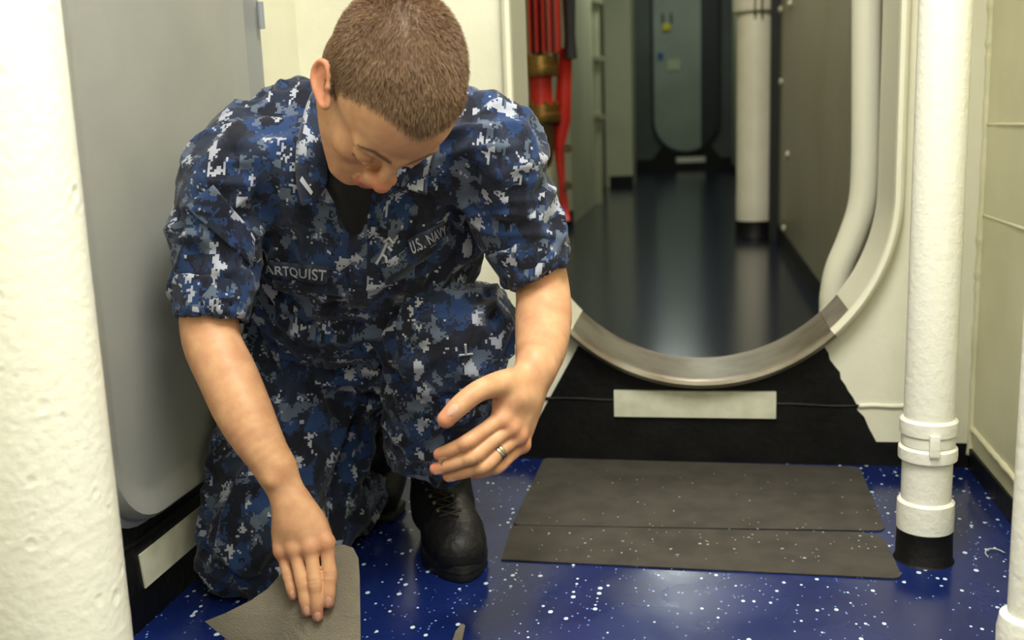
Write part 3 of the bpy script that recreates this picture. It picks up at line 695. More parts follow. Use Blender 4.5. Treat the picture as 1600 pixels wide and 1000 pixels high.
# --- head
HC = at(600, 148, 1.31); ph, ta, ro = math.radians(70), math.radians(25), math.radians(6)
ez = nrm(CAM-HC); ex = nrm(cr-ez*(cr@ez)); ey = np.cross(ez, ex)
def Ry(v): x, y, z = v; return np.array([x*math.cos(ta)+z*math.sin(ta), y, -x*math.sin(ta)+z*math.cos(ta)])
def Rz(v): x, y, z = v; return np.array([x*math.cos(ro)+y*math.sin(ro), -x*math.sin(ro)+y*math.cos(ro), z])
def toW(v): v = Rz(Ry(v)); return ex*v[0]+ey*v[1]+ez*v[2]
HR = np.stack([toW((1, 0, 0)), toW((0, -math.sin(ph), math.cos(ph))), toW((0, math.cos(ph), math.sin(ph)))], 1)   # columns: left, forward, up
HS = 1.03
def hw(x, y, z): return HC+HR@(np.array([x, y, z])*HS)
def head():
    g = Grid(HC-.165, HC+np.array([.165, .165, .175]), .0021)
    E = lambda c, r, k=.012, mode='add', R=None: g.ell(hw(*c), np.array(r)*HS, HR if R is None else HR@R, k, mode)
    C_ = lambda a, b, ra, rb, k=.008, mode='add', flat=None: g.cap(hw(*a), hw(*b), ra*HS, rb*HS, k, flat, mode)
    E((0, -.012, .046), (.0765, .096, .082)); E((0, -.035, .04), (.074, .072, .074), .02)
    E((0, .028, .038), (.064, .060, .060), .02)
    E((0, .022, -.03), (.0625, .062, .07), .02)
    E((0, .05, -.055), (.042, .038, .045), .02)
    for s in (-1, 1):
        C_((s*.058, .0, -.04), (s*.03, .07, -.082), .014, .014, .018)
        E((s*.040, .058, -.018), (.023, .022, .020), .018)
        C_((s*.012, .084, .024), (s*.047, .071, .024), .0085, .0075, .014)
    C_((-.012, .078, -.088), (.012, .078, -.088), .015, .015, .018)
    for s in (-1, 1):
        g.ell(hw(s*.031, .097, .002), np.array((.018, .014, .013))*HS, HR, .014, 'cut')
        E((s*.0315, .0745, .004), (.0145, .0125, .0115), .004)                  # lowered eyelid over the eyeball
        C_((s*.02, .0865, -.001), (s*.0315, .0885, -.003), .0016, .0018, .003); C_((s*.0315, .0885, -.003), (s*.043, .0815, -.001), .0018, .0013, .003)
    C_((0, .087, .018), (0, .1035, -.020), .0085, .0105, .012)
    E((0, .1070, -.026), (.0118, .0115, .0105), .008)
    for s in (-1, 1):
        E((s*.0145, .098, -.028), (.0085, .0105, .008), .006); E((s*.0070, .104, -.037), (.0035, .005, .004), .003, 'cut')
    C_((0, .092, -.04), (0, .096, -.05), .010, .010, .012)
    E((0, .094, -.0535), (.022, .011, .0065), .005); E((0, .0925, -.0655), (.019, .011, .007), .005)
    C_((-.021, .092, -.0595), (0, .104, -.0595), .0022, .0022, .003, 'cut'); C_((0, .104, -.0595), (.021, .092, -.0595), .0022, .0022, .003, 'cut')
    # ears
    for s in (-1, 1):
        nw = nrm(-ex*.74+ez*.64+ey*.12); uw = -ex*.16+ey*1.0+ez*.05; uw = nrm(uw-nw*(uw@nw)); yw = np.cross(-nw, uw); yw = yw if yw@ex > 0 else -yw
        Re = HR.T@np.stack([-nw, yw, uw], 1)
        if s > 0: Re = np.diag([-1, 1, 1.])@Re@np.diag([-1, 1, 1.])
        e0 = np.array([s*.0795, .000, .008])
        def q(y, z, o=0): v = Re@np.array([s*o, y, z])*.88; return tuple(e0+v)
        g.ell(hw(*q(-.004, .004)), np.array((.0045, .0152, .025))*HS, HR@Re, .007, 'add')
        g.ell(hw(*q(-.001, .0, .006)), np.array((.0060, .0085, .0145))*HS, HR@Re, .004, 'cut')
        rim = [q(.008, -.004, .003), q(.012, .012, .004), q(.006, .028, .0045), q(-.008, .033, .005), q(-.020, .022, .0055), q(-.021, .004, .005), q(-.014, -.014, .003), q(-.004, -.026, .002), q(.004, -.026, .0), q(.007, -.012, .0)]
        g.chain([hw(*p) for p in rim], [.0034, .0036, .0038, .0038, .0038, .0036, .0034, .0044, .0044, .003], .004, 4)
        g.ell(hw(*q(.009, -.004, .003)), np.array((.004, .004, .006))*HS, HR, .004, 'add')
    # neck running down into the collar
    nb = KN['neck']+tup*(-.06)+tn*.0
    g.chain([hw(0, -.035, -.01), hw(0, -.045, -.05), nb+tup*.05, nb-tup*.03], [.058, .056, .060, .07], .02, 4)
    g.plane_cut(nb+tup*.0-tup*.01, -tup, .002)
    V, F = g.mesh(); V = lap(V, F, 1)
    L = (V-HC)@HR/HS
    x, y, z = np.abs(L[:, 0]), L[:, 1], L[:, 2]
    return V, F, L
hV, hF, hL = head()
def hairline(L):
    x, y, z = np.abs(L[:, 0]), L[:, 1], L[:, 2]
    zz_ = z+.010*np.exp(-(x/.02)**2)*(y > .04)-.004*np.exp(-((x-.045)/.012)**2)
    lim = np.interp(zz_, [-.06, -.04, -.02, -.01, .03, .058, .076, .088, .104, .2], [-.05, -.035, -.012, .014, .020, .032, .045, .072, .12, .13])
    n = vnoise(L*180)*.008-.004
    return np.clip((lim+n-y)/.010, 0, 1)*(z > -.075)
stub = hairline(hL)
ear = (np.abs(hL[:, 0]) > .0800) & (np.abs(hL[:, 2]-.006) < .05) & (np.abs(hL[:, 1]+.010) < .046)
stub[ear] = 0
redd = np.exp(-((hL-[0, .108, -.026])**2).sum(1)/.016**2)*.8+sum(np.exp(-((hL-[s*.045, .065, -.03])**2).sum(1)/.022**2)*.35 for s in (-1, 1))+ear*.4
lipm = ((np.abs(hL[:, 2]+.0595) < .0095) & (np.abs(hL[:, 0]) < .022) & (hL[:, 1] > .09)).astype(float)
bx, by, bz = np.abs(hL[:, 0]), hL[:, 1], hL[:, 2]
bl_ = np.interp(bx, [.010, .02, .035, .052], [.0270, .0310, .0340, .028]); bw = np.interp(bx, [.008, .014, .035, .054], [0, .0046, .0040, .001])
brow = np.clip(1.3-np.abs(bz-bl_)/np.maximum(bw, 1e-4), 0, 1)*(by > .05)*(bx < .054)*(bx > .009)*.9
lash = (np.abs(bz+.004-.002*np.cos(bx*60)) < .0016)*(np.abs(bx-.0315) < .0135)*(by > .07)*.7
body_parts = [(hV, hF, dict(red=redd, stubble=stub*.92, lip=lipm*.8, brow=np.maximum(brow, lash)))]

# --- arms and hands: one continuous surface each
def hand(g, wr, mcp, pip, tip, rads, pn, thumb, trad):
    """wr wrist, mcp/pip/tip lists of four (index..little), pn normal of the back of the hand"""
    for i in range(4):
        base = wr+(mcp[i]-np.mean(mcp, 0))*.42
        g.chain([base, (base*.45+mcp[i]*.55)+pn*.0015, mcp[i]], [rads[i]*1.25, rads[i]*1.22, rads[i]*1.15], .014, 3)
    c = (wr*.35+np.mean(mcp, 0)*.65)-pn*.006; sd = nrm(mcp[0]-mcp[3]); al = nrm(np.mean(mcp, 0)-wr)
    al = nrm(al-sd*(al@sd)); R = np.stack([sd, al, np.cross(sd, al)], 1)
    g.ell(c, (.039, .045, .0135), R, .014)
    for i in range(4):
        r = rads[i]; a, b, c3 = mcp[i], pip[i], tip[i]; dip = b*.46+c3*.54+pn*.0035
        g.chain([a, a*.5+b*.5, b, b*.5+dip*.5, dip, c3-nrm(c3-dip)*r*.8], [r*1.12, r*.97, r*1.04, r*.92, r*.93, r*.80], .0022, 4)
        g.ell(a+pn*.004, (r*1.05,)*3, None, .008)
    g.chain(thumb, trad, .009, 4)
def nails(tip, dip, r, pn, D=.006):
    pass
skin_nails = []
def add_nail(tip, frm, n, r): skin_nails.append((tip, frm, n, r))
def make_nail(bvh, tip, frm, n, r):
    al = nrm(tip-frm); n = nrm(n-al*(n@al)); sd = np.cross(al, n); c = tip-al*r*1.25
    V = []; F = []; A_, B_ = 7, 6
    for i in range(B_):
        v = i/(B_-1); ln = (v-.5)*r*1.5
        for j in range(A_):
            u = (j/(A_-1)-.5)*1.9; wv = r*.60*(max(0, 1-abs(2*v-1)**3.2)**.5*.8+.2)
            V.append(c+al*(ln+(.12*r*math.cos(u*1.4) if v > .6 else 0))+sd*math.sin(u)*wv+n*(r*.62*math.cos(u)-.02*r*(2*v-1)**2))
    F = [(i*A_+j, i*A_+j+1, (i+1)*A_+j+1, (i+1)*A_+j) for i in range(B_-1) for j in range(A_-1)]
    W = []
    for i, v in enumerate(V):
        h = bvh.ray_cast(Vector(v+n*.012), Vector(-n), .03); a_, b_ = i//A_, i % A_
        e = .0007 if 0 < a_ < B_-1 and 0 < b_ < A_-1 else .0001
        W.append(np.array(h[0])+n*e if h[0] is not None else v)
    mesh('fingernail', W, F, m_nail, body, smooth=True)
# right arm (left in the picture)
R_el = at(326, 530, 1.53)
wr = at(455, 786, 1.455)
armR = [at(338, 380, 1.535), at(328, 470, 1.535), at(330, 530, 1.525), at(357, 590, 1.505), at(380, 642, 1.485), at(404, 688, 1.47), at(431, 732, 1.46), wr]
armRr = [.046, .044, .0425, .0430, .0410, .0350, .0275, .0245]
mc = [at(510, 848, 1.445), at(485, 855, 1.44), at(460, 858, 1.445), at(440, 862, 1.455)]
pi_ = [at(515, 898, 1.438), at(492, 909, 1.43), at(472, 908, 1.435), at(450, 898, 1.447)]
ti = [at(513, 950, 1.437), at(497, 971, 1.437), at(481, 963, 1.437), at(460, 938, 1.445)]
rd = [.0102, .0100, .0096, .0084]
g = Grid(np.min(armR+ti, 0)-.06, np.max(armR+ti, 0)+.06, .0019)
g.chain(armR[:-1], armRr[:-1], .01, 4)
pn = nrm(CAM-wr); pn = nrm(pn-nrm(mc[1]-wr)*(pn@nrm(mc[1]-wr)))
g.chain([armR[-2], wr, wr*.6+np.mean(mc, 0)*.4], [.0262, .0255, .026], .012, 4, flat=(pn, 1.25))
g.ell(at(426, 752, 1.44), (.008, .008, .008), None, .012)
th = [wr-pn*.012+nrm(mc[0]-mc[3])*.012, at(498, 822, 1.462), at(512, 868, 1.478), at(505, 905, 1.482)]
hand(g, wr, mc, pi_, ti, rd, pn, th, [.013, .014, .0115, .0095])
V, F = g.mesh(); V = lap(V, F, 1)
def blob(V, pts, s): return np.clip(sum(np.exp(-((V-p)**2).sum(1)/s**2) for p in pts), 0, 1)
def knuckle(V, N, P3, ax, pn, d=.0007):
    """two fine creases over a finger joint"""
    for o in (-.0025, .0015):
        t = (V-P3)@ax-o; r = np.linalg.norm(V-P3, axis=1); V = V-N*(d*np.exp(-(t/.0009)**2)*(r < .012)*np.clip(N@pn, 0, 1))[:, None]
    return V
N = vnormals(V, F)
for a, b, c in zip(mc, pi_, ti): V = knuckle(V, N, b, nrm(c-a), pn)
V = V+N*(.0022*(sum(np.exp(-(np.linalg.norm(np.cross(V-wr, nrm(m-wr)), axis=1)/.0028)**2) for m in mc))*((V-wr)@nrm(mc[1]-wr) > .02)*((V-wr)@nrm(mc[1]-wr) < .062)*(N@pn > .4))[:, None]
mark = blob(V, [at(505, 811, 1.43)], .0035)
body_parts.append((V, F, dict(red=np.clip(.7*blob(V, mc, .012)+.6*blob(V, ti, .014)+.4*blob(V, pi_, .007)+mark*1.2, 0, 1))))
for i in range(4): add_nail(ti[i], pi_[i], pn, rd[i]*.93)
# left arm (right in the picture)
wl = at(838, 574, 1.44)
armL = [at(822, 350, 1.55), at(838, 410, 1.565), at(848, 455, 1.57), at(849, 500, 1.54), at(845, 545, 1.485), wl]
armLr = [.046, .0425, .0415, .0425, .0370, .0285]
mcL = [at(781, 655, 1.385), at(796, 668, 1.392), at(808, 681, 1.403), at(815, 696, 1.418)]
piL = [at(731, 690, 1.352), at(741, 712, 1.357), at(758, 727, 1.368), at(779, 730, 1.39)]
tiL = [at(678, 713, 1.365), at(672, 735, 1.372), at(692, 746, 1.383), at(733, 743, 1.402)]
rl = [.0104, .0102, .0098, .0086]
g = Grid(np.min(armL+tiL, 0)-.055, np.max(armL+tiL, 0)+.055, .0019)
g.chain(armL, armLr, .01, 4)
pnl = nrm(np.cross(mcL[0]-mcL[3], mcL[1]-wl)); pnl = pnl if pnl@(CAM-wl) > 0 else -pnl
g.chain([wl, wl*.55+np.mean(mcL, 0)*.45], [.0275, .026], .014, 4, flat=(pnl, 1.2))
thL = [at(822, 590, 1.425), at(786, 598, 1.385), at(748, 611, 1.352), at(719, 633, 1.338), at(697, 655, 1.335)]
hand(g, wl, mcL, piL, tiL, rl, pnl, thL, [.017, .0175, .0145, .0138, .0118])
g.ell(at(800, 620, 1.40), (.022, .022, .016), None, .02)
V, F = g.mesh(); V = lap(V, F, 1); N = vnormals(V, F)
for a, b, c in zip(mcL, piL, tiL): V = knuckle(V, N, b, nrm(c-a), pnl)
V = knuckle(V, N, thL[3], nrm(thL[4]-thL[2]), nrm(CAM-thL[3]))
body_parts.append((V, F, dict(red=np.clip(.65*blob(V, mcL, .013)+.6*blob(V, tiL+[thL[4]], .014)+.35*blob(V, piL, .008), 0, 1))))
for i in range(3): add_nail(tiL[i], piL[i], pnl-nrm(tiL[i]-piL[i])*0+np.array([0, 0, -.4]), rl[i]*.93)
add_nail(thL[4], thL[3], nrm(CAM-thL[4])+np.array([0, 0, .25]), .0118)
# torso core that carries head and arms under the clothes
g = Grid(np.min([KN['pel'], KN['shR'], KN['shL'], KN['kneeR'], KN['kneeL'], KN['ankR'], KN['ankL']], 0)-.12, np.max([KN['pel'], KN['neck'], KN['shL'], KN['shR'], KN['ankR']], 0)+.12, .007)
g.ell(KN['neck']-tup*.2, (.15, .095, .17), TR, .03); g.ell(KN['pel']+tup*.08, (.13, .09, .15), TR, .03)
g.cap(KN['shR'], KN['neck']-tup*.06, .04, .05, .03); g.cap(KN['shL'], KN['neck']-tup*.06, .04, .05, .03); g.cap(KN['neck']-tup*.12, KN['neck']+tup*.0, .055, .05, .03)
g.cap(KN['shR'], armR[1], .04, .04, .02); g.cap(KN['shL'], armL[1], .038, .038, .02)
g.cap(KN['hipR'], KN['kneeR'], .07, .05, .03); g.cap(KN['kneeR'], KN['ankR'], .048, .035, .02)
g.cap(KN['hipL'], KN['kneeL'], .07, .052, .03); g.cap(KN['kneeL'], KN['ankL']+np.array([0, 0, .03]), .05, .03, .02)
V, F = g.mesh(); body_parts.append((V, F, {}))
def join_parts(parts, keys):
    VV, FF, A = [], [], {k: [] for k in keys}; o = 0
    for V, F, a in parts:
        VV.append(V); FF.append(F+o); o += len(V)
        for k in keys: A[k].append(a.get(k, np.zeros(len(V))))
    return np.vstack(VV), np.vstack(FF), {k: np.concatenate(v) for k, v in A.items()}
bV, bF, bA = join_parts(body_parts, ('red', 'stubble', 'brow', 'lip'))
body = quick('body', bV, bF, m_skin, man, attrs=bA)
b_bvh = cam_bvh(bV, bF)
for a_ in skin_nails: make_nail(b_bvh, *a_)

# --- hair: short strands
def hair_strands():
    fn = np.cross(hV[hF[:, 2]]-hV[hF[:, 0]], hV[hF[:, 3]]-hV[hF[:, 1]]); ar = np.linalg.norm(fn, axis=1)*.5; n = fn/(2*ar[:, None]+1e-12)
    wgt = ar*stub[hF].mean(1); wgt *= (~ear[hF].any(1)); K = 46000
    idx = rng.choice(len(hF), K, p=wgt/wgt.sum()); q = rng.rand(K, 2)[:, :, None]; f = hF[idx]
    P = (hV[f[:, 0]]*(1-q[:, 0])+hV[f[:, 1]]*q[:, 0])*(1-q[:, 1])+(hV[f[:, 3]]*(1-q[:, 0])+hV[f[:, 2]]*q[:, 0])*q[:, 1]
    L = (P-HC)@HR/HS; N = n[idx]
    top = np.clip((L[:, 2]-.02)/.06, 0, 1); ln = (.0035+.0065*top)*rng.uniform(.7, 1.15, K)*(.4+.6*stub[f].mean(1))
    flow = HR@np.array([0, .9, -.25]); flow2 = HR@np.array([0, .1, -1.]); fl = flow[None]*top[:, None]+flow2[None]*(1-top[:, None])
    fl = fl-N*(fl*N).sum(1)[:, None]
    cl = (vnoise(P*160)-.5)[:, None]
    d = N*.6+fl*.95+rng.normal(0, .16, (K, 3))+np.cross(N, fl)*cl*.9; d /= np.linalg.norm(d, axis=1)[:, None]
    d2 = d+fl*.35; d2 /= np.linalg.norm(d2, axis=1)[:, None]
    s = np.cross(d, rng.normal(0, 1, (K, 3))); s /= np.linalg.norm(s, axis=1)[:, None]; w_ = .00024
    M1 = P+d*(ln*.55)[:, None]; T = M1+d2*(ln*.45)[:, None]; P0 = P-N*.0006
    V = np.stack([P0-s*w_, P0+s*w_, M1+s*w_*.8, M1-s*w_*.8, T+s*w_*.2, T-s*w_*.2], 1).reshape(-1, 3)
    b = np.arange(K)[:, None]*6; F = np.vstack([b+[0, 1, 2, 3], b+[3, 2, 4, 5]])
    return V, F, np.repeat(rng.rand(K)*.6+.4*vnoise(P*45), 6)
V, F, tone = hair_strands()
mh = bpy.data.materials.new('short_brown_hair'); mh.use_nodes = True; nt = mh.node_tree; b_ = nt.nodes['Principled BSDF']; b_.inputs['Roughness'].default_value = .6; b_.inputs['Specular IOR Level'].default_value = .25
a_ = nt.nodes.new('ShaderNodeAttribute'); a_.attribute_name = 'tone'; r_ = nt.nodes.new('ShaderNodeValToRGB')
r_.color_ramp.elements[0].color = lin((84, 62, 47)); r_.color_ramp.elements[1].color = lin((158, 128, 100))
nt.links.new(a_.outputs['Fac'], r_.inputs['Fac']); nt.links.new(r_.outputs['Color'], b_.inputs['Base Color'])
quick('hair', V, F, mh, man, attrs=dict(tone=tone), kind='stuff')

# --- trousers
g = Grid(np.array([-1.0, 1.22, -.01]), np.array([-.18, 2.1, .66]), .0058)
g.ell(KN['pel']+np.array([.0, -.02, -.0]), (.185, .13, .15), TR, .04)
g.ell(at(545, 480, 1.80), (.16, .12, .12), TR, .04)
g.chain([KN['hipR'], at(452, 640, 1.84), at(425, 740, 1.775), at(396, 842, 1.715)], [.115, .108, .100, .083], .04, 5)
g.chain([at(396, 845, 1.72), at(470, 820, 1.85), at(545, 775, 1.98)], [.078, .082, .062], .03, 4)
g.ell(at(420, 850, 1.74), (.10, .09, .07), None, .04)
g.chain([at(515, 650, 1.85), at(510, 740, 1.86), at(500, 800, 1.86)], [.065, .068, .06], .04, 4)
g.chain([KN['hipL'], at(672, 530, 1.78), at(703, 524, 1.67)], [.12, .108, .094], .035, 5)
g.chain([at(703, 530, 1.675), at(690, 610, 1.72), at(680, 668, 1.765), at(676, 700, 1.79)], [.092, .082, .080, .062], .03, 5)
g.op(lambda X, Y, Z: Z+0*X+0*Y-.004, g.lo, g.lo+g.n*g.h*[1, 1, .04], .002, 'cut')
V, F = g.mesh(); V = lap(V, F, 2); N = vnormals(V, F); bv = cam_bvh(V, F)
def folds(V, N, axis, sc, amp, seed=0.):
    """soft ridged folds running along axis"""
    axis = nrm(axis); Q = V*sc; Q = Q-np.outer(Q@axis, axis)*.72; w1 = np.stack([vnoise(V*7+seed+i*11) for i in range(3)], 1)
    n1 = vnoise(Q+w1*1.6+seed); r = 1-np.abs(2*n1-1); r = r**2
    return V+N*((r-.35)*amp)[:, None]
V = folds(V, N, at(420, 850, 1.7)-at(520, 560, 1.85), 22, .022, 3.); V = folds(V, N, (1, 0, .2), 34, .010, 8.)
for pts, w_, d_ in [
    (((560, 640), (530, 720), (520, 800)), .012, -.014), (((500, 600), (470, 700), (450, 780)), .014, -.010), (((330, 700), (370, 760), (420, 790)), .012, -.008),
    (((600, 560), (640, 600), (700, 610)), .010, -.012), (((640, 670), (700, 680), (740, 650), (765, 600)), .010, -.014), (((625, 640), (690, 650), (740, 620)), .012, .010),
    (((610, 690), (660, 708), (720, 700)), .012, .008), (((600, 500), (640, 540), (660, 590)), .012, -.010), (((640, 460), (700, 470), (770, 500)), .012, -.006),
    (((580, 480), (590, 560), (585, 620)), .016, -.016), (((400, 560), (470, 590), (540, 600)), .014, .008), (((340, 820), (390, 800), (420, 830)), .01, -.008),
    (((760, 470), (780, 520), (785, 570)), .008, -.006), (((318, 860), (345, 890), (400, 905)), .010, -.008)]:
    V = crease(V, N, bv, pts, w_, d_)
V = lap(V, F, 1)
knf = nrm(CAM-KN['kneeL']); CA = np.stack([nrm(np.cross([0, 0, 1], -knf)), knf, nrm(np.cross(knf, nrm(np.cross([0, 0, 1], -knf))))], 0)
V[:, 2] = np.maximum(V[:, 2], .003); V[:, 0] = np.maximum(V[:, 0], -.818)
tr = quick('trousers', V, F, m_camo, man, uv=cloth_uv(V, F, CA)); tr_bvh = cam_bvh(V, F)

# --- shirt
g = Grid(np.min([KN['shR'], KN['pel']], 0)-np.array([.2, .30, .12]), np.array([-.08, 1.95, .92]), .0048)
ch = KN['neck']-tup*.19
g.ell(ch-tup*.02, (.185, .125, .20), TR, .04)
g.ell(KN['neck']-tup*.34, (.165, .125, .18), TR, .05)
g.ell(at(560, 470, 1.76), (.17, .11, .10), TR, .05)
g.ell(KN['neck']-tup*.09-tn*.02, (.15, .09, .09), TR, .04)
g.cap(KN['shR']+tup*.0, KN['neck']-tup*.035-tn*.01, .062, .064, .035); g.cap(KN['shL'], KN['neck']-tup*.035-tn*.01, .060, .064, .035)
sR = [at(374, 270, 1.53), at(346, 335, 1.53), at(336, 400, 1.535), at(332, 455, 1.535), at(330, 500, 1.53)]
g.cap(at(478, 188, 1.62), at(385, 232, 1.58), .062, .060, .03); g.cap(at(690, 196, 1.60), at(755, 214, 1.55), .060, .056, .03)
g.chain(sR, [.070, .067, .062, .056, .048], .030, 5)
sL = [at(760, 232, 1.51), at(786, 290, 1.53), at(812, 345, 1.545), at(830, 400, 1.56), at(840, 432, 1.565)]
g.chain(sL, [.066, .062, .060, .055, .047], .030, 5)
axR = nrm(sR[-1]-sR[-3]+nrm(CAM-sR[-1])*.0); g.plane_cut(at(334, 503, 1.53), axR, .002, near=.12)
axL = nrm(at(858, 470, 1.57)-at(812, 360, 1.55)); g.plane_cut(at(839, 426, 1.565), axL, .002, near=.11)
g.cap(armR[1]+(armR[2]-armR[1])*.0, armR[2]+(armR[2]-armR[1])*.5, .0485, .047, .002, mode='cut')
g.cap(armL[1]-(armL[2]-armL[1])*.2, armL[2], .046, .046, .002, mode='cut')
# neck opening and open front
g.cap(KN['neck']-tup*.045+tn*.012, KN['neck']+tup*.06-tn*.005, .055, .072, .006, mode='cut')
g.chain([at(553, 345, 1.46), at(549, 305, 1.43), at(547, 250, 1.44)], [.002, .015, .034], .003, 4, mode='cut')
V, F = g.mesh(); V = lap(V, F, 2); N = vnormals(V, F); bv = cam_bvh(V, F)
V = folds(V, N, KN['shR']-sR[-1]+tx*.1, 26, .014, 1.); V = folds(V, N, tx+tup*.3, 32, .009, 5.)
for pts, w_, d_ in [
    (((372, 240), (400, 300), (412, 370), (405, 420)), .009, -.012), (((395, 235), (440, 225), (470, 215)), .005, -.003), (((300, 385), (350, 400), (395, 420)), .010, -.012),
    (((280, 330), (290, 380), (330, 420)), .010, -.008), (((740, 190), (745, 260), (735, 330)), .009, -.012), (((735, 340), (780, 350), (840, 330)), .008, -.008),
    (((760, 390), (810, 370), (868, 345)), .004, -.005), (((275, 432), (330, 440), (395, 440)), .004, -.005), (((430, 440), (480, 465), (550, 470)), .010, -.009),
    (((420, 480), (480, 510), (560, 510)), .012, -.010), (((560, 350), (556, 420), (556, 500)), .0035, -.005), (((572, 350), (572, 420), (572, 500)), .006, .003),
    (((600, 460), (650, 420), (705, 350)), .010, -.008), (((640, 470), (680, 430), (715, 400)), .008, -.008), (((430, 300), (440, 360), (450, 400)), .012, -.006),
    (((430, 455), (520, 480), (600, 470)), .012, -.008), (((810, 200), (830, 260), (820, 320)), .012, .005), (((330, 235), (370, 215), (430, 190)), .010, .004)]:
    V = crease(V, N, bv, pts, w_, d_)
V = lap(V, F, 1)
sh = quick('shirt', V, F, m_camo, man, uv=cloth_uv(V, F, TR.T)); sh_bvh = cam_bvh(V, F)

def cuff(a, b, ra, rb, seed, arm, ar):
    ax = nrm(b-a); g = Grid(np.minimum(a, b)-.09, np.maximum(a, b)+.09, .0034)
    g.cap(a-ax*.03, b+ax*.03, ra+(ra-rb)*.4, rb-(ra-rb)*.4, .002)
    g.plane_cut(a, -ax, .008); g.plane_cut(b, ax, .006)
    g.cap(a-ax*.05, b+ax*.05, ra-.007, rb-.006, .002, mode='cut')
    V, F = g.mesh(); V = lap(V, F, 1); N = vnormals(V, F); V = folds(V, N, ax, 40, .004, seed); t = (V-b)@ax
    V = V+N*(-.0015*np.exp(-((t+.006)/.0018)**2))[:, None]
    return quick('cuff', V, F, m_camo, sh, uv=cloth_uv(V, F, TR.T)+.3)
cuff(at(335, 436, 1.535), at(330, 501, 1.53), .0625, .0535, 2., None, None)
cuff(at(812, 370, 1.553), at(839, 427, 1.567), .0625, .0515, 6., None, None)

# --- pieces sewn on the cloth
def patch(name, bvh, q, nu, nv, lift, t, m, parent, uvs=1., drop=None, **k):
    """cloth piece lying on a garment; q: four corners, t thickness"""
    q = [np.array(c, float) for c in q]; P = np.full((nv+1, nu+1, 3), np.nan); D = np.full((nv+1, nu+1), np.nan)
    for j in range(nv+1):
        for i in range(nu+1):
            u, v = i/nu, j/nv; p = (q[0]*(1-u)+q[1]*u)*(1-v)+(q[3]*(1-u)+q[2]*u)*v; s_ = snap(bvh, p[0], p[1])
            d_ = ray(*p); P[j, i] = d_; D[j, i] = (s_-CAM)@fw if s_ is not None else np.nan
    D = np.where(np.isnan(D), np.nanmedian(D), D)
    for _ in range(3):
        E_ = np.pad(D, 1, mode='edge'); D = .4*D+.15*(E_[:-2, 1:-1]+E_[2:, 1:-1]+E_[1:-1, :-2]+E_[1:-1, 2:])
    S = CAM+P*D[..., None]
    gu = np.gradient(S, axis=1); gv = np.gradient(S, axis=0); nn = np.cross(gu, gv); nn /= np.linalg.norm(nn, axis=2)[..., None]
    nn *= np.sign((nn*(CAM-S)).sum(2))[..., None]
    S = S+nn*lift; Bk = S-nn*t; w_ = nu+1; V = np.vstack([(S+nn*0).reshape(-1, 3), Bk.reshape(-1, 3)]); o = w_*(nv+1); F = []
    for j in range(nv):
        for i in range(nu): a = j*w_+i; F.append((a, a+1, a+w_+1, a+w_)); F.append((o+a, o+a+w_, o+a+w_+1, o+a+1))
    per = [i for i in range(w_)]+[j*w_+nu for j in range(1, nv+1)]+[nv*w_+i for i in range(nu-1, -1, -1)]+[j*w_ for j in range(nv-1, 0, -1)]
    for a, b in zip(per, per[1:]+per[:1]): F.append((a, o+a, o+b, b))
    F = np.array(F); lu = np.linalg.norm(S[:, -1]-S[:, 0], axis=1).mean(); lv = np.linalg.norm(S[-1]-S[0], axis=1).mean()
    U = np.stack([np.tile(np.linspace(0, lu, w_), nv+1), np.repeat(np.linspace(0, lv, nv+1), w_)], 1)+np.array([q[0][0]*.0031, q[0][1]*.0017]); U = np.vstack([U, U])
    ob = quick(name, V, F, m, parent, uv=U[F], **k); return ob, S, nn
patch('sleeve_pocket', sh_bvh, [(292, 322), (334, 288), (398, 372), (392, 415)], 14, 10, .006, .010, m_camo, sh)
patch('placket', sh_bvh, [(546, 352), (574, 350), (573, 480), (545, 480)], 4, 18, .002, .004, m_camo, sh)
patch('pocket_flap', sh_bvh, [(425, 415), (540, 425), (540, 462), (430, 452)], 12, 6, .0035, .006, m_camo, sh)
patch('pocket_flap', sh_bvh, [(595, 412), (700, 348), (704, 375), (602, 445)], 12, 6, .0035, .006, m_camo, sh)
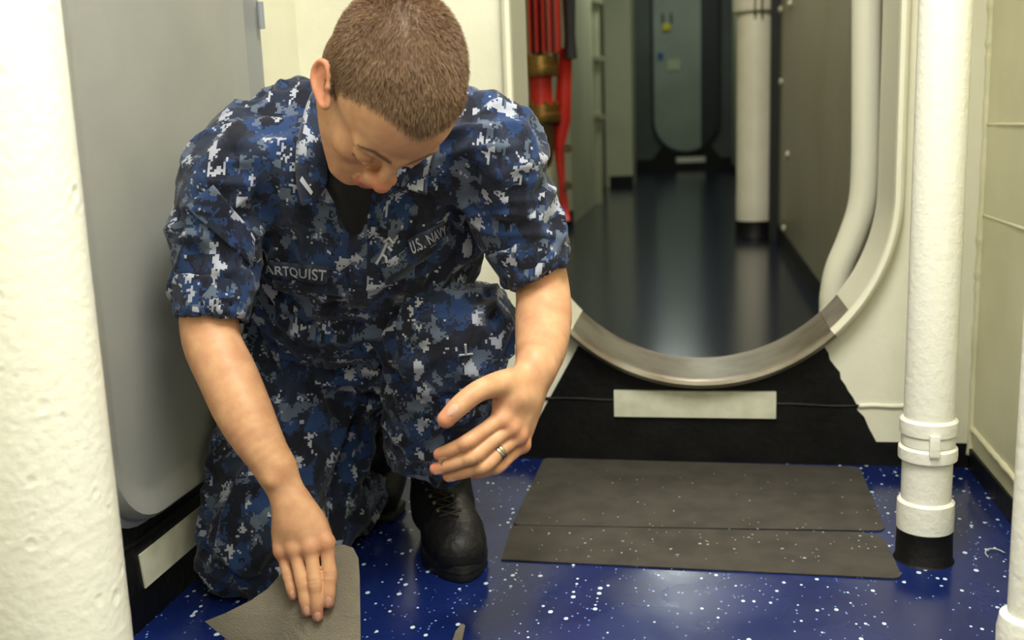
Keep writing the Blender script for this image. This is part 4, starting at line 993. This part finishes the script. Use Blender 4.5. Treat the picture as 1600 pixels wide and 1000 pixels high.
def words(name, txt, bvh, q, m, parent, lift, ital=0):
    cu_ = bpy.data.curves.new('t', 'FONT'); cu_.body = txt; cu_.extrude = .03; cu_.offset = .012; cu_.space_character = 1.05; tmp = bpy.data.objects.new('t', cu_); COL.objects.link(tmp)
    bpy.context.view_layer.update(); me = bpy.data.meshes.new_from_object(tmp.evaluated_get(bpy.context.evaluated_depsgraph_get())); V = np.array([v.co[:] for v in me.vertices]); Fc = [tuple(p.vertices) for p in me.polygons]
    bpy.data.objects.remove(tmp); bpy.data.curves.remove(cu_); bpy.data.meshes.remove(me)
    x0, y0 = V[:, :2].min(0); x1, y1 = V[:, :2].max(0); U = (V[:, :2]-[x0, y0])/[x1-x0, y1-y0]; q = [np.array(c, float) for c in q]
    o, S, nn = patch(name+'_tape', bvh, [q[0]+(q[0]-q[3])*.3+(q[0]-q[1])*.04, q[1]+(q[1]-q[2])*.3+(q[1]-q[0])*.04, q[2]+(q[2]-q[1])*.3+(q[2]-q[3])*.04, q[3]+(q[3]-q[0])*.3+(q[3]-q[2])*.04], 16, 5, lift, .004, m_tape, parent)
    Ux = (U[:, 0]+.04)/1.08*16; Uy = (1-U[:, 1]+.3)/1.6*5
    i = np.clip(np.floor(Ux).astype(int), 0, 15); j = np.clip(np.floor(Uy).astype(int), 0, 4); a = (Ux-i)[:, None]; b = (Uy-j)[:, None]
    Pp = (S[j, i]*(1-a)+S[j, i+1]*a)*(1-b)+(S[j+1, i]*(1-a)+S[j+1, i+1]*a)*b; n_ = nn[j, i]
    W = Pp+n_*(.0013+.0005*(V[:, 2] > 0))[:, None]
    return mesh('lettering', W, Fc, m, o, label='silver embroidered letters')
words('name', 'ARTQUIST', sh_bvh, [(419, 411), (511, 419), (510, 436), (422, 427)], m_thread, sh, .0065)
words('service', 'U.S. NAVY', sh_bvh, [(641, 378), (690, 348), (693, 360), (645, 395)], m_thread, sh, .0065)
# collar leaves: bent strips with thickness
def strip(name, A_, B_, m, parent, t=.003, na=18, nb=5, bow=.006, **k):
    a = spline(A_, 6); b = spline(B_, 6); n_ = min(len(a), len(b)); S = np.array([[a[i]*(1-v)+b[i]*v+nrm(CAM-a[i])*bow*math.sin(math.pi*v) for v in np.linspace(0, 1, nb+1)] for i in range(n_)])
    gu = np.gradient(S, axis=1); gv = np.gradient(S, axis=0); nn = np.cross(gu, gv); nn /= np.linalg.norm(nn, axis=2)[..., None]+1e-9; nn *= np.where((nn*(CAM-S)).sum(2) < 0, -1, 1)[..., None]
    w_ = nb+1; V = np.vstack([S.reshape(-1, 3), (S-nn*t).reshape(-1, 3)]); o = w_*n_; F = []
    for j in range(n_-1):
        for i in range(nb): q = j*w_+i; F += [(q, q+1, q+w_+1, q+w_), (o+q, o+q+w_, o+q+w_+1, o+q+1)]
    per = list(range(w_))+[j*w_+nb for j in range(1, n_)]+[(n_-1)*w_+i for i in range(nb-1, -1, -1)]+[j*w_ for j in range(n_-2, 0, -1)]
    for x, y in zip(per, per[1:]+per[:1]): F.append((x, o+x, o+y, y))
    F = np.array(F); ln = np.linalg.norm(np.diff(a[:n_], axis=0), axis=1).cumsum(); ln = np.r_[0, ln]
    U = np.stack([np.tile(np.linspace(0, .045, w_), n_), np.repeat(ln, w_)], 1)+.21; U = np.vstack([U, U])
    return quick(name, V, F, m, parent, uv=U[F], **k)
def sn(x, y, lift, D): 
    s_ = snap(sh_bvh, x, y); d = (s_-CAM)@fw-lift if s_ is not None else D
    return at(x, y, min(max(d, D-.05), D+.02))
strip('collar', [at(497, 122, 1.525), at(478, 165, 1.495), at(463, 225, 1.455), sn(462, 280, .008, 1.43), sn(471, 321, .006, 1.425)],
      [at(508, 150, 1.50), at(503, 190, 1.475), at(508, 240, 1.44), sn(511, 282, .012, 1.425), sn(498, 312, .008, 1.42)], m_camo, sh)
strip('collar', [at(700, 200, 1.46), at(684, 225, 1.45), at(672, 255, 1.44), sn(668, 282, .006, 1.44), sn(667, 304, .005, 1.44)],
      [at(668, 205, 1.45), at(650, 230, 1.44), at(638, 255, 1.43), sn(632, 275, .01, 1.43), sn(626, 292, .008, 1.43)], m_camo, sh)
(lambda *a, **k: None)('lapel', [sn(628, 268, .004, 1.44), sn(634, 290, .004, 1.44), sn(641, 326, .004, 1.45)], [sn(585, 285, .004, 1.43), sn(575, 310, .004, 1.44), sn(562, 345, .003, 1.46)], m_camo, sh, bow=.003)
(lambda *a, **k: None)('lapel', [sn(470, 300, .003, 1.44), sn(500, 330, .003, 1.45), sn(520, 365, .003, 1.47)], [sn(512, 268, .004, 1.43), sn(530, 305, .004, 1.44), sn(549, 348, .003, 1.46)], m_camo, sh, bow=.003)
# rank pin on the collar, sleeve button
p = sn(483, 290, .016, 1.42)
mesh('collar_pin', [at(472, 275, 1.405), at(489, 300, 1.405), at(486, 305, 1.405), at(468, 282, 1.405), at(472, 275, 1.409), at(489, 300, 1.409), at(486, 305, 1.409), at(468, 282, 1.409)], [(0, 1, 2, 3), (7, 6, 5, 4), (0, 4, 5, 1), (1, 5, 6, 2), (2, 6, 7, 3), (3, 7, 4, 0)], m_thread, sh)
s_ = snap(sh_bvh, 284, 466); 
if s_ is not None: lathe('button', s_, [(0, -.002), (.0085, -.001), (.0085, .002), (.006, .003), (0, .002)], m_button, sh, seg=16, axis=tuple(CAM-s_))
# small embroidered emblem on the left breast pocket
es = []
for pts in (((588, 412), (597, 398), (605, 378)), ((596, 396), (603, 402), (604, 410)), ((600, 378), (608, 372), (614, 380)), ((606, 385), (612, 392))):
    Q = [snap(sh_bvh, *p, off=.0055) for p in pts]; Q = [q for q in Q if q is not None]
    if len(Q) > 1: tube('emblem', Q, .0022, m_thread, sh, seg=8)

Q = [[snap(tr_bvh, *p, off=.001) for p in pts] for pts in (((727, 538), (728, 553)), ((718, 555), (738, 553)))]
for q in Q:
    if all(v is not None for v in q): tube('leg_emblem', q, .0020, m_thread, tr, seg=6)
# --- black undershirt
g = Grid(at(560, 300, 1.45)-.12, at(560, 300, 1.45)+.14, .004)
g.ell(ch-tup*.01, (.170, .112, .19), TR, .03); g.cap(KN['neck']-tup*.09+tn*.012, KN['neck']-tup*.01+tn*.0, .056, .058, .02)
g.chain([at(553, 352, 1.50), at(550, 300, 1.475), at(545, 262, 1.49)], [.015, .030, .045], .02, 4)
V, F = g.mesh(); quick('undershirt', V, F, m_tee, man, uv=None)

# --- boots
def boot(pts, rads, toe, heel, solew, shaft, shaftr, parent, side=1):
    g = Grid(np.min(pts+shaft, 0)-.09, np.max(pts+shaft, 0)+.09, .0042)
    g.chain(pts, rads, .02, 5); g.chain(shaft, shaftr, .03, 5)
    g.plane_cut((0, 0, .014), (0, 0, -1), .004)
    V, F = g.mesh(); V = lap(V, F, 2); N = vnormals(V, F); ax = nrm((toe-heel)*[1, 1, 0]); t = (V-heel)@ax
    L_ = np.linalg.norm(toe-heel)
    V = V-N*(.0022*np.exp(-((t-L_*.68+.02*np.abs((V-heel)@np.array([-ax[1], ax[0], 0])))/.003)**2)*(V[:, 2] > .03))[:, None]
    V = V+N*(.004*(vnoise(V*34)-.5)*(t < L_*.66))[:, None]
    ob = quick('boot', V, F, m_boot, parent)
    sd = np.array([-ax[1], ax[0], 0]); out = []
    for a in np.linspace(0, 2*math.pi, 44, endpoint=False):
        c, s = math.cos(a), math.sin(a); u = (c+1)/2; wd = solew*(np.interp(u, [0, .12, .35, .72, .93, 1], [.7, .78, .72, 1.0, .8, .55]))
        out.append(heel+ax*(u*L_)+sd*np.sign(s)*abs(s)**.75*wd)
    bm = bmesh.new(); lv = [[bm.verts.new((p[0]+(p[0]-c0_[0])*e, p[1]+(p[1]-c0_[1])*e, z)) for p in out] for z, e, c0_ in ((.001, -.01, (heel+toe)/2), (.006, .01, (heel+toe)/2), (.016, .0, (heel+toe)/2), (.018, .02, (heel+toe)/2), (.028, .01, (heel+toe)/2), (.03, -.05, (heel+toe)/2))]
    for A_, B_ in zip(lv[:-1], lv[1:]):
        for i in range(44): bm.faces.new((A_[i], A_[(i+1) % 44], B_[(i+1) % 44], B_[i]))
    bm.faces.new(lv[0][::-1]); bm.faces.new(lv[-1])
    bm_obj('sole', bm, m_sole, ob, smooth=True)
    return ob, V, F
tl = on_floor(728, 912); hl = tl+np.array([-.120, .270, 0])
bL, V, F = boot([hl+[.015, -.03, .045], hl*.6+tl*.4+[0, 0, .06], hl*.3+tl*.7+[0, 0, .045], tl*.84+hl*.16+[0, 0, .040]], [.042, .050, .054, .045], tl, hl, .061,
     [hl*.72+tl*.28+[0, 0, .06], hl*.74+tl*.26+[0, 0, .13], at(674, 700, 1.82)], [.055, .056, .060], man)
bb = cam_bvh(V, F)
for i in range(6):
    y = 742+i*11; xc = 672+i*6
    for s in (-1, 1):
        Q = [snap(bb, xc+s*15, y, .002), snap(bb, xc, y+5, .004), snap(bb, xc-s*15, y+10, .002)]
        if all(q is not None for q in Q):
            tube('lace', Q, .0018, m_lace, bL, seg=6); e_ = snap(bb, xc+s*17, y, .001)
            if e_ is not None: lathe('eyelet', e_, [(.0, -.001), (.0035, -.001), (.0035, .0015), (.0, .001)], m_eye, bL, seg=10, axis=tuple(CAM-e_))
tr_ = on_floor(590, 812); hr = tr_+np.array([-.02, .10, 0])
g = Grid(tr_-np.array([.1, .1, .01]), tr_+np.array([.1, .28, .34]), .005)
g.chain([tr_+[0, .02, .042], tr_+[0, .07, .075], tr_+[-.02, .14, .13]], [.042, .044, .042], .02, 4); g.chain([tr_+[-.02, .14, .13], at(582, 700, 2.0)], [.042, .052], .02, 4)
g.plane_cut((0, 0, .012), (0, 0, -1), .004)
V, F = g.mesh(); o2 = quick('boot', V, F, m_boot, man)
box('sole', tr_+[-.04, -.018, .001], tr_+[.04, .07, .018], m_sole, o2, bev=.009)

# --- wedding band on the ring finger of the hanging hand
a, b = mcL[2], piL[2]; c = a*.42+b*.58; ax = nrm(b-a)
lathe('ring', c-ax*.0045, [(.0098, 0), (.0112, 0), (.0116, .001), (.0116, .0036), (.0112, .0042), (.0116, .0048), (.0116, .008), (.0112, .009), (.0098, .009)], m_gold, man, axis=tuple(ax), label='wide silver-toned finger ring')

# ------------------------------------------------------------------ the gray pad under his hand: a stiff sheet lifted off the floor
def pad():
    out = [(320, 971), (352, 958), (392, 938), (418, 920), (436, 900), (450, 880), (480, 864), (515, 853), (538, 851), (552, 856), (560, 872), (562, 900), (563, 960), (564, 1045), (450, 1060), (372, 1012), (345, 992)]
    def Dp(x, y): return 1.465+.0006*(850-y)*.35+max(0, (470-x))*.00035+max(0, 960-y)*.00015
    pts = np.array(out, float); c = np.array([490., 965.]); V = []; rings = 7; n = len(pts)
    for k_ in range(rings):
        f = 1-k_/rings
        for p in pts: q = c+(p-c)*f; V.append(at(q[0], q[1], Dp(*q)))
    V.append(at(c[0], c[1], Dp(*c))); m1 = len(V); F = []
    for k_ in range(rings-1):
        for i in range(n): j = (i+1) % n; F.append((k_*n+i, k_*n+j, (k_+1)*n+j, (k_+1)*n+i))
    for i in range(n): F.append(((rings-1)*n+i, (rings-1)*n+(i+1) % n, m1-1))
    V = np.array(V); nn = nrm(CAM-V[-1]); B_ = V-nn*.0025; F2 = [tuple(m1+i for i in f)[::-1] for f in F]; F3 = [(i, m1+i, m1+(i+1) % n, (i+1) % n) for i in range(n)]
    return mesh('mat_pad', np.vstack([V, B_]), F+F2+F3, m_pad, label='gray flexible pad held down by his right hand at the lower left', cat='pad')
pad()
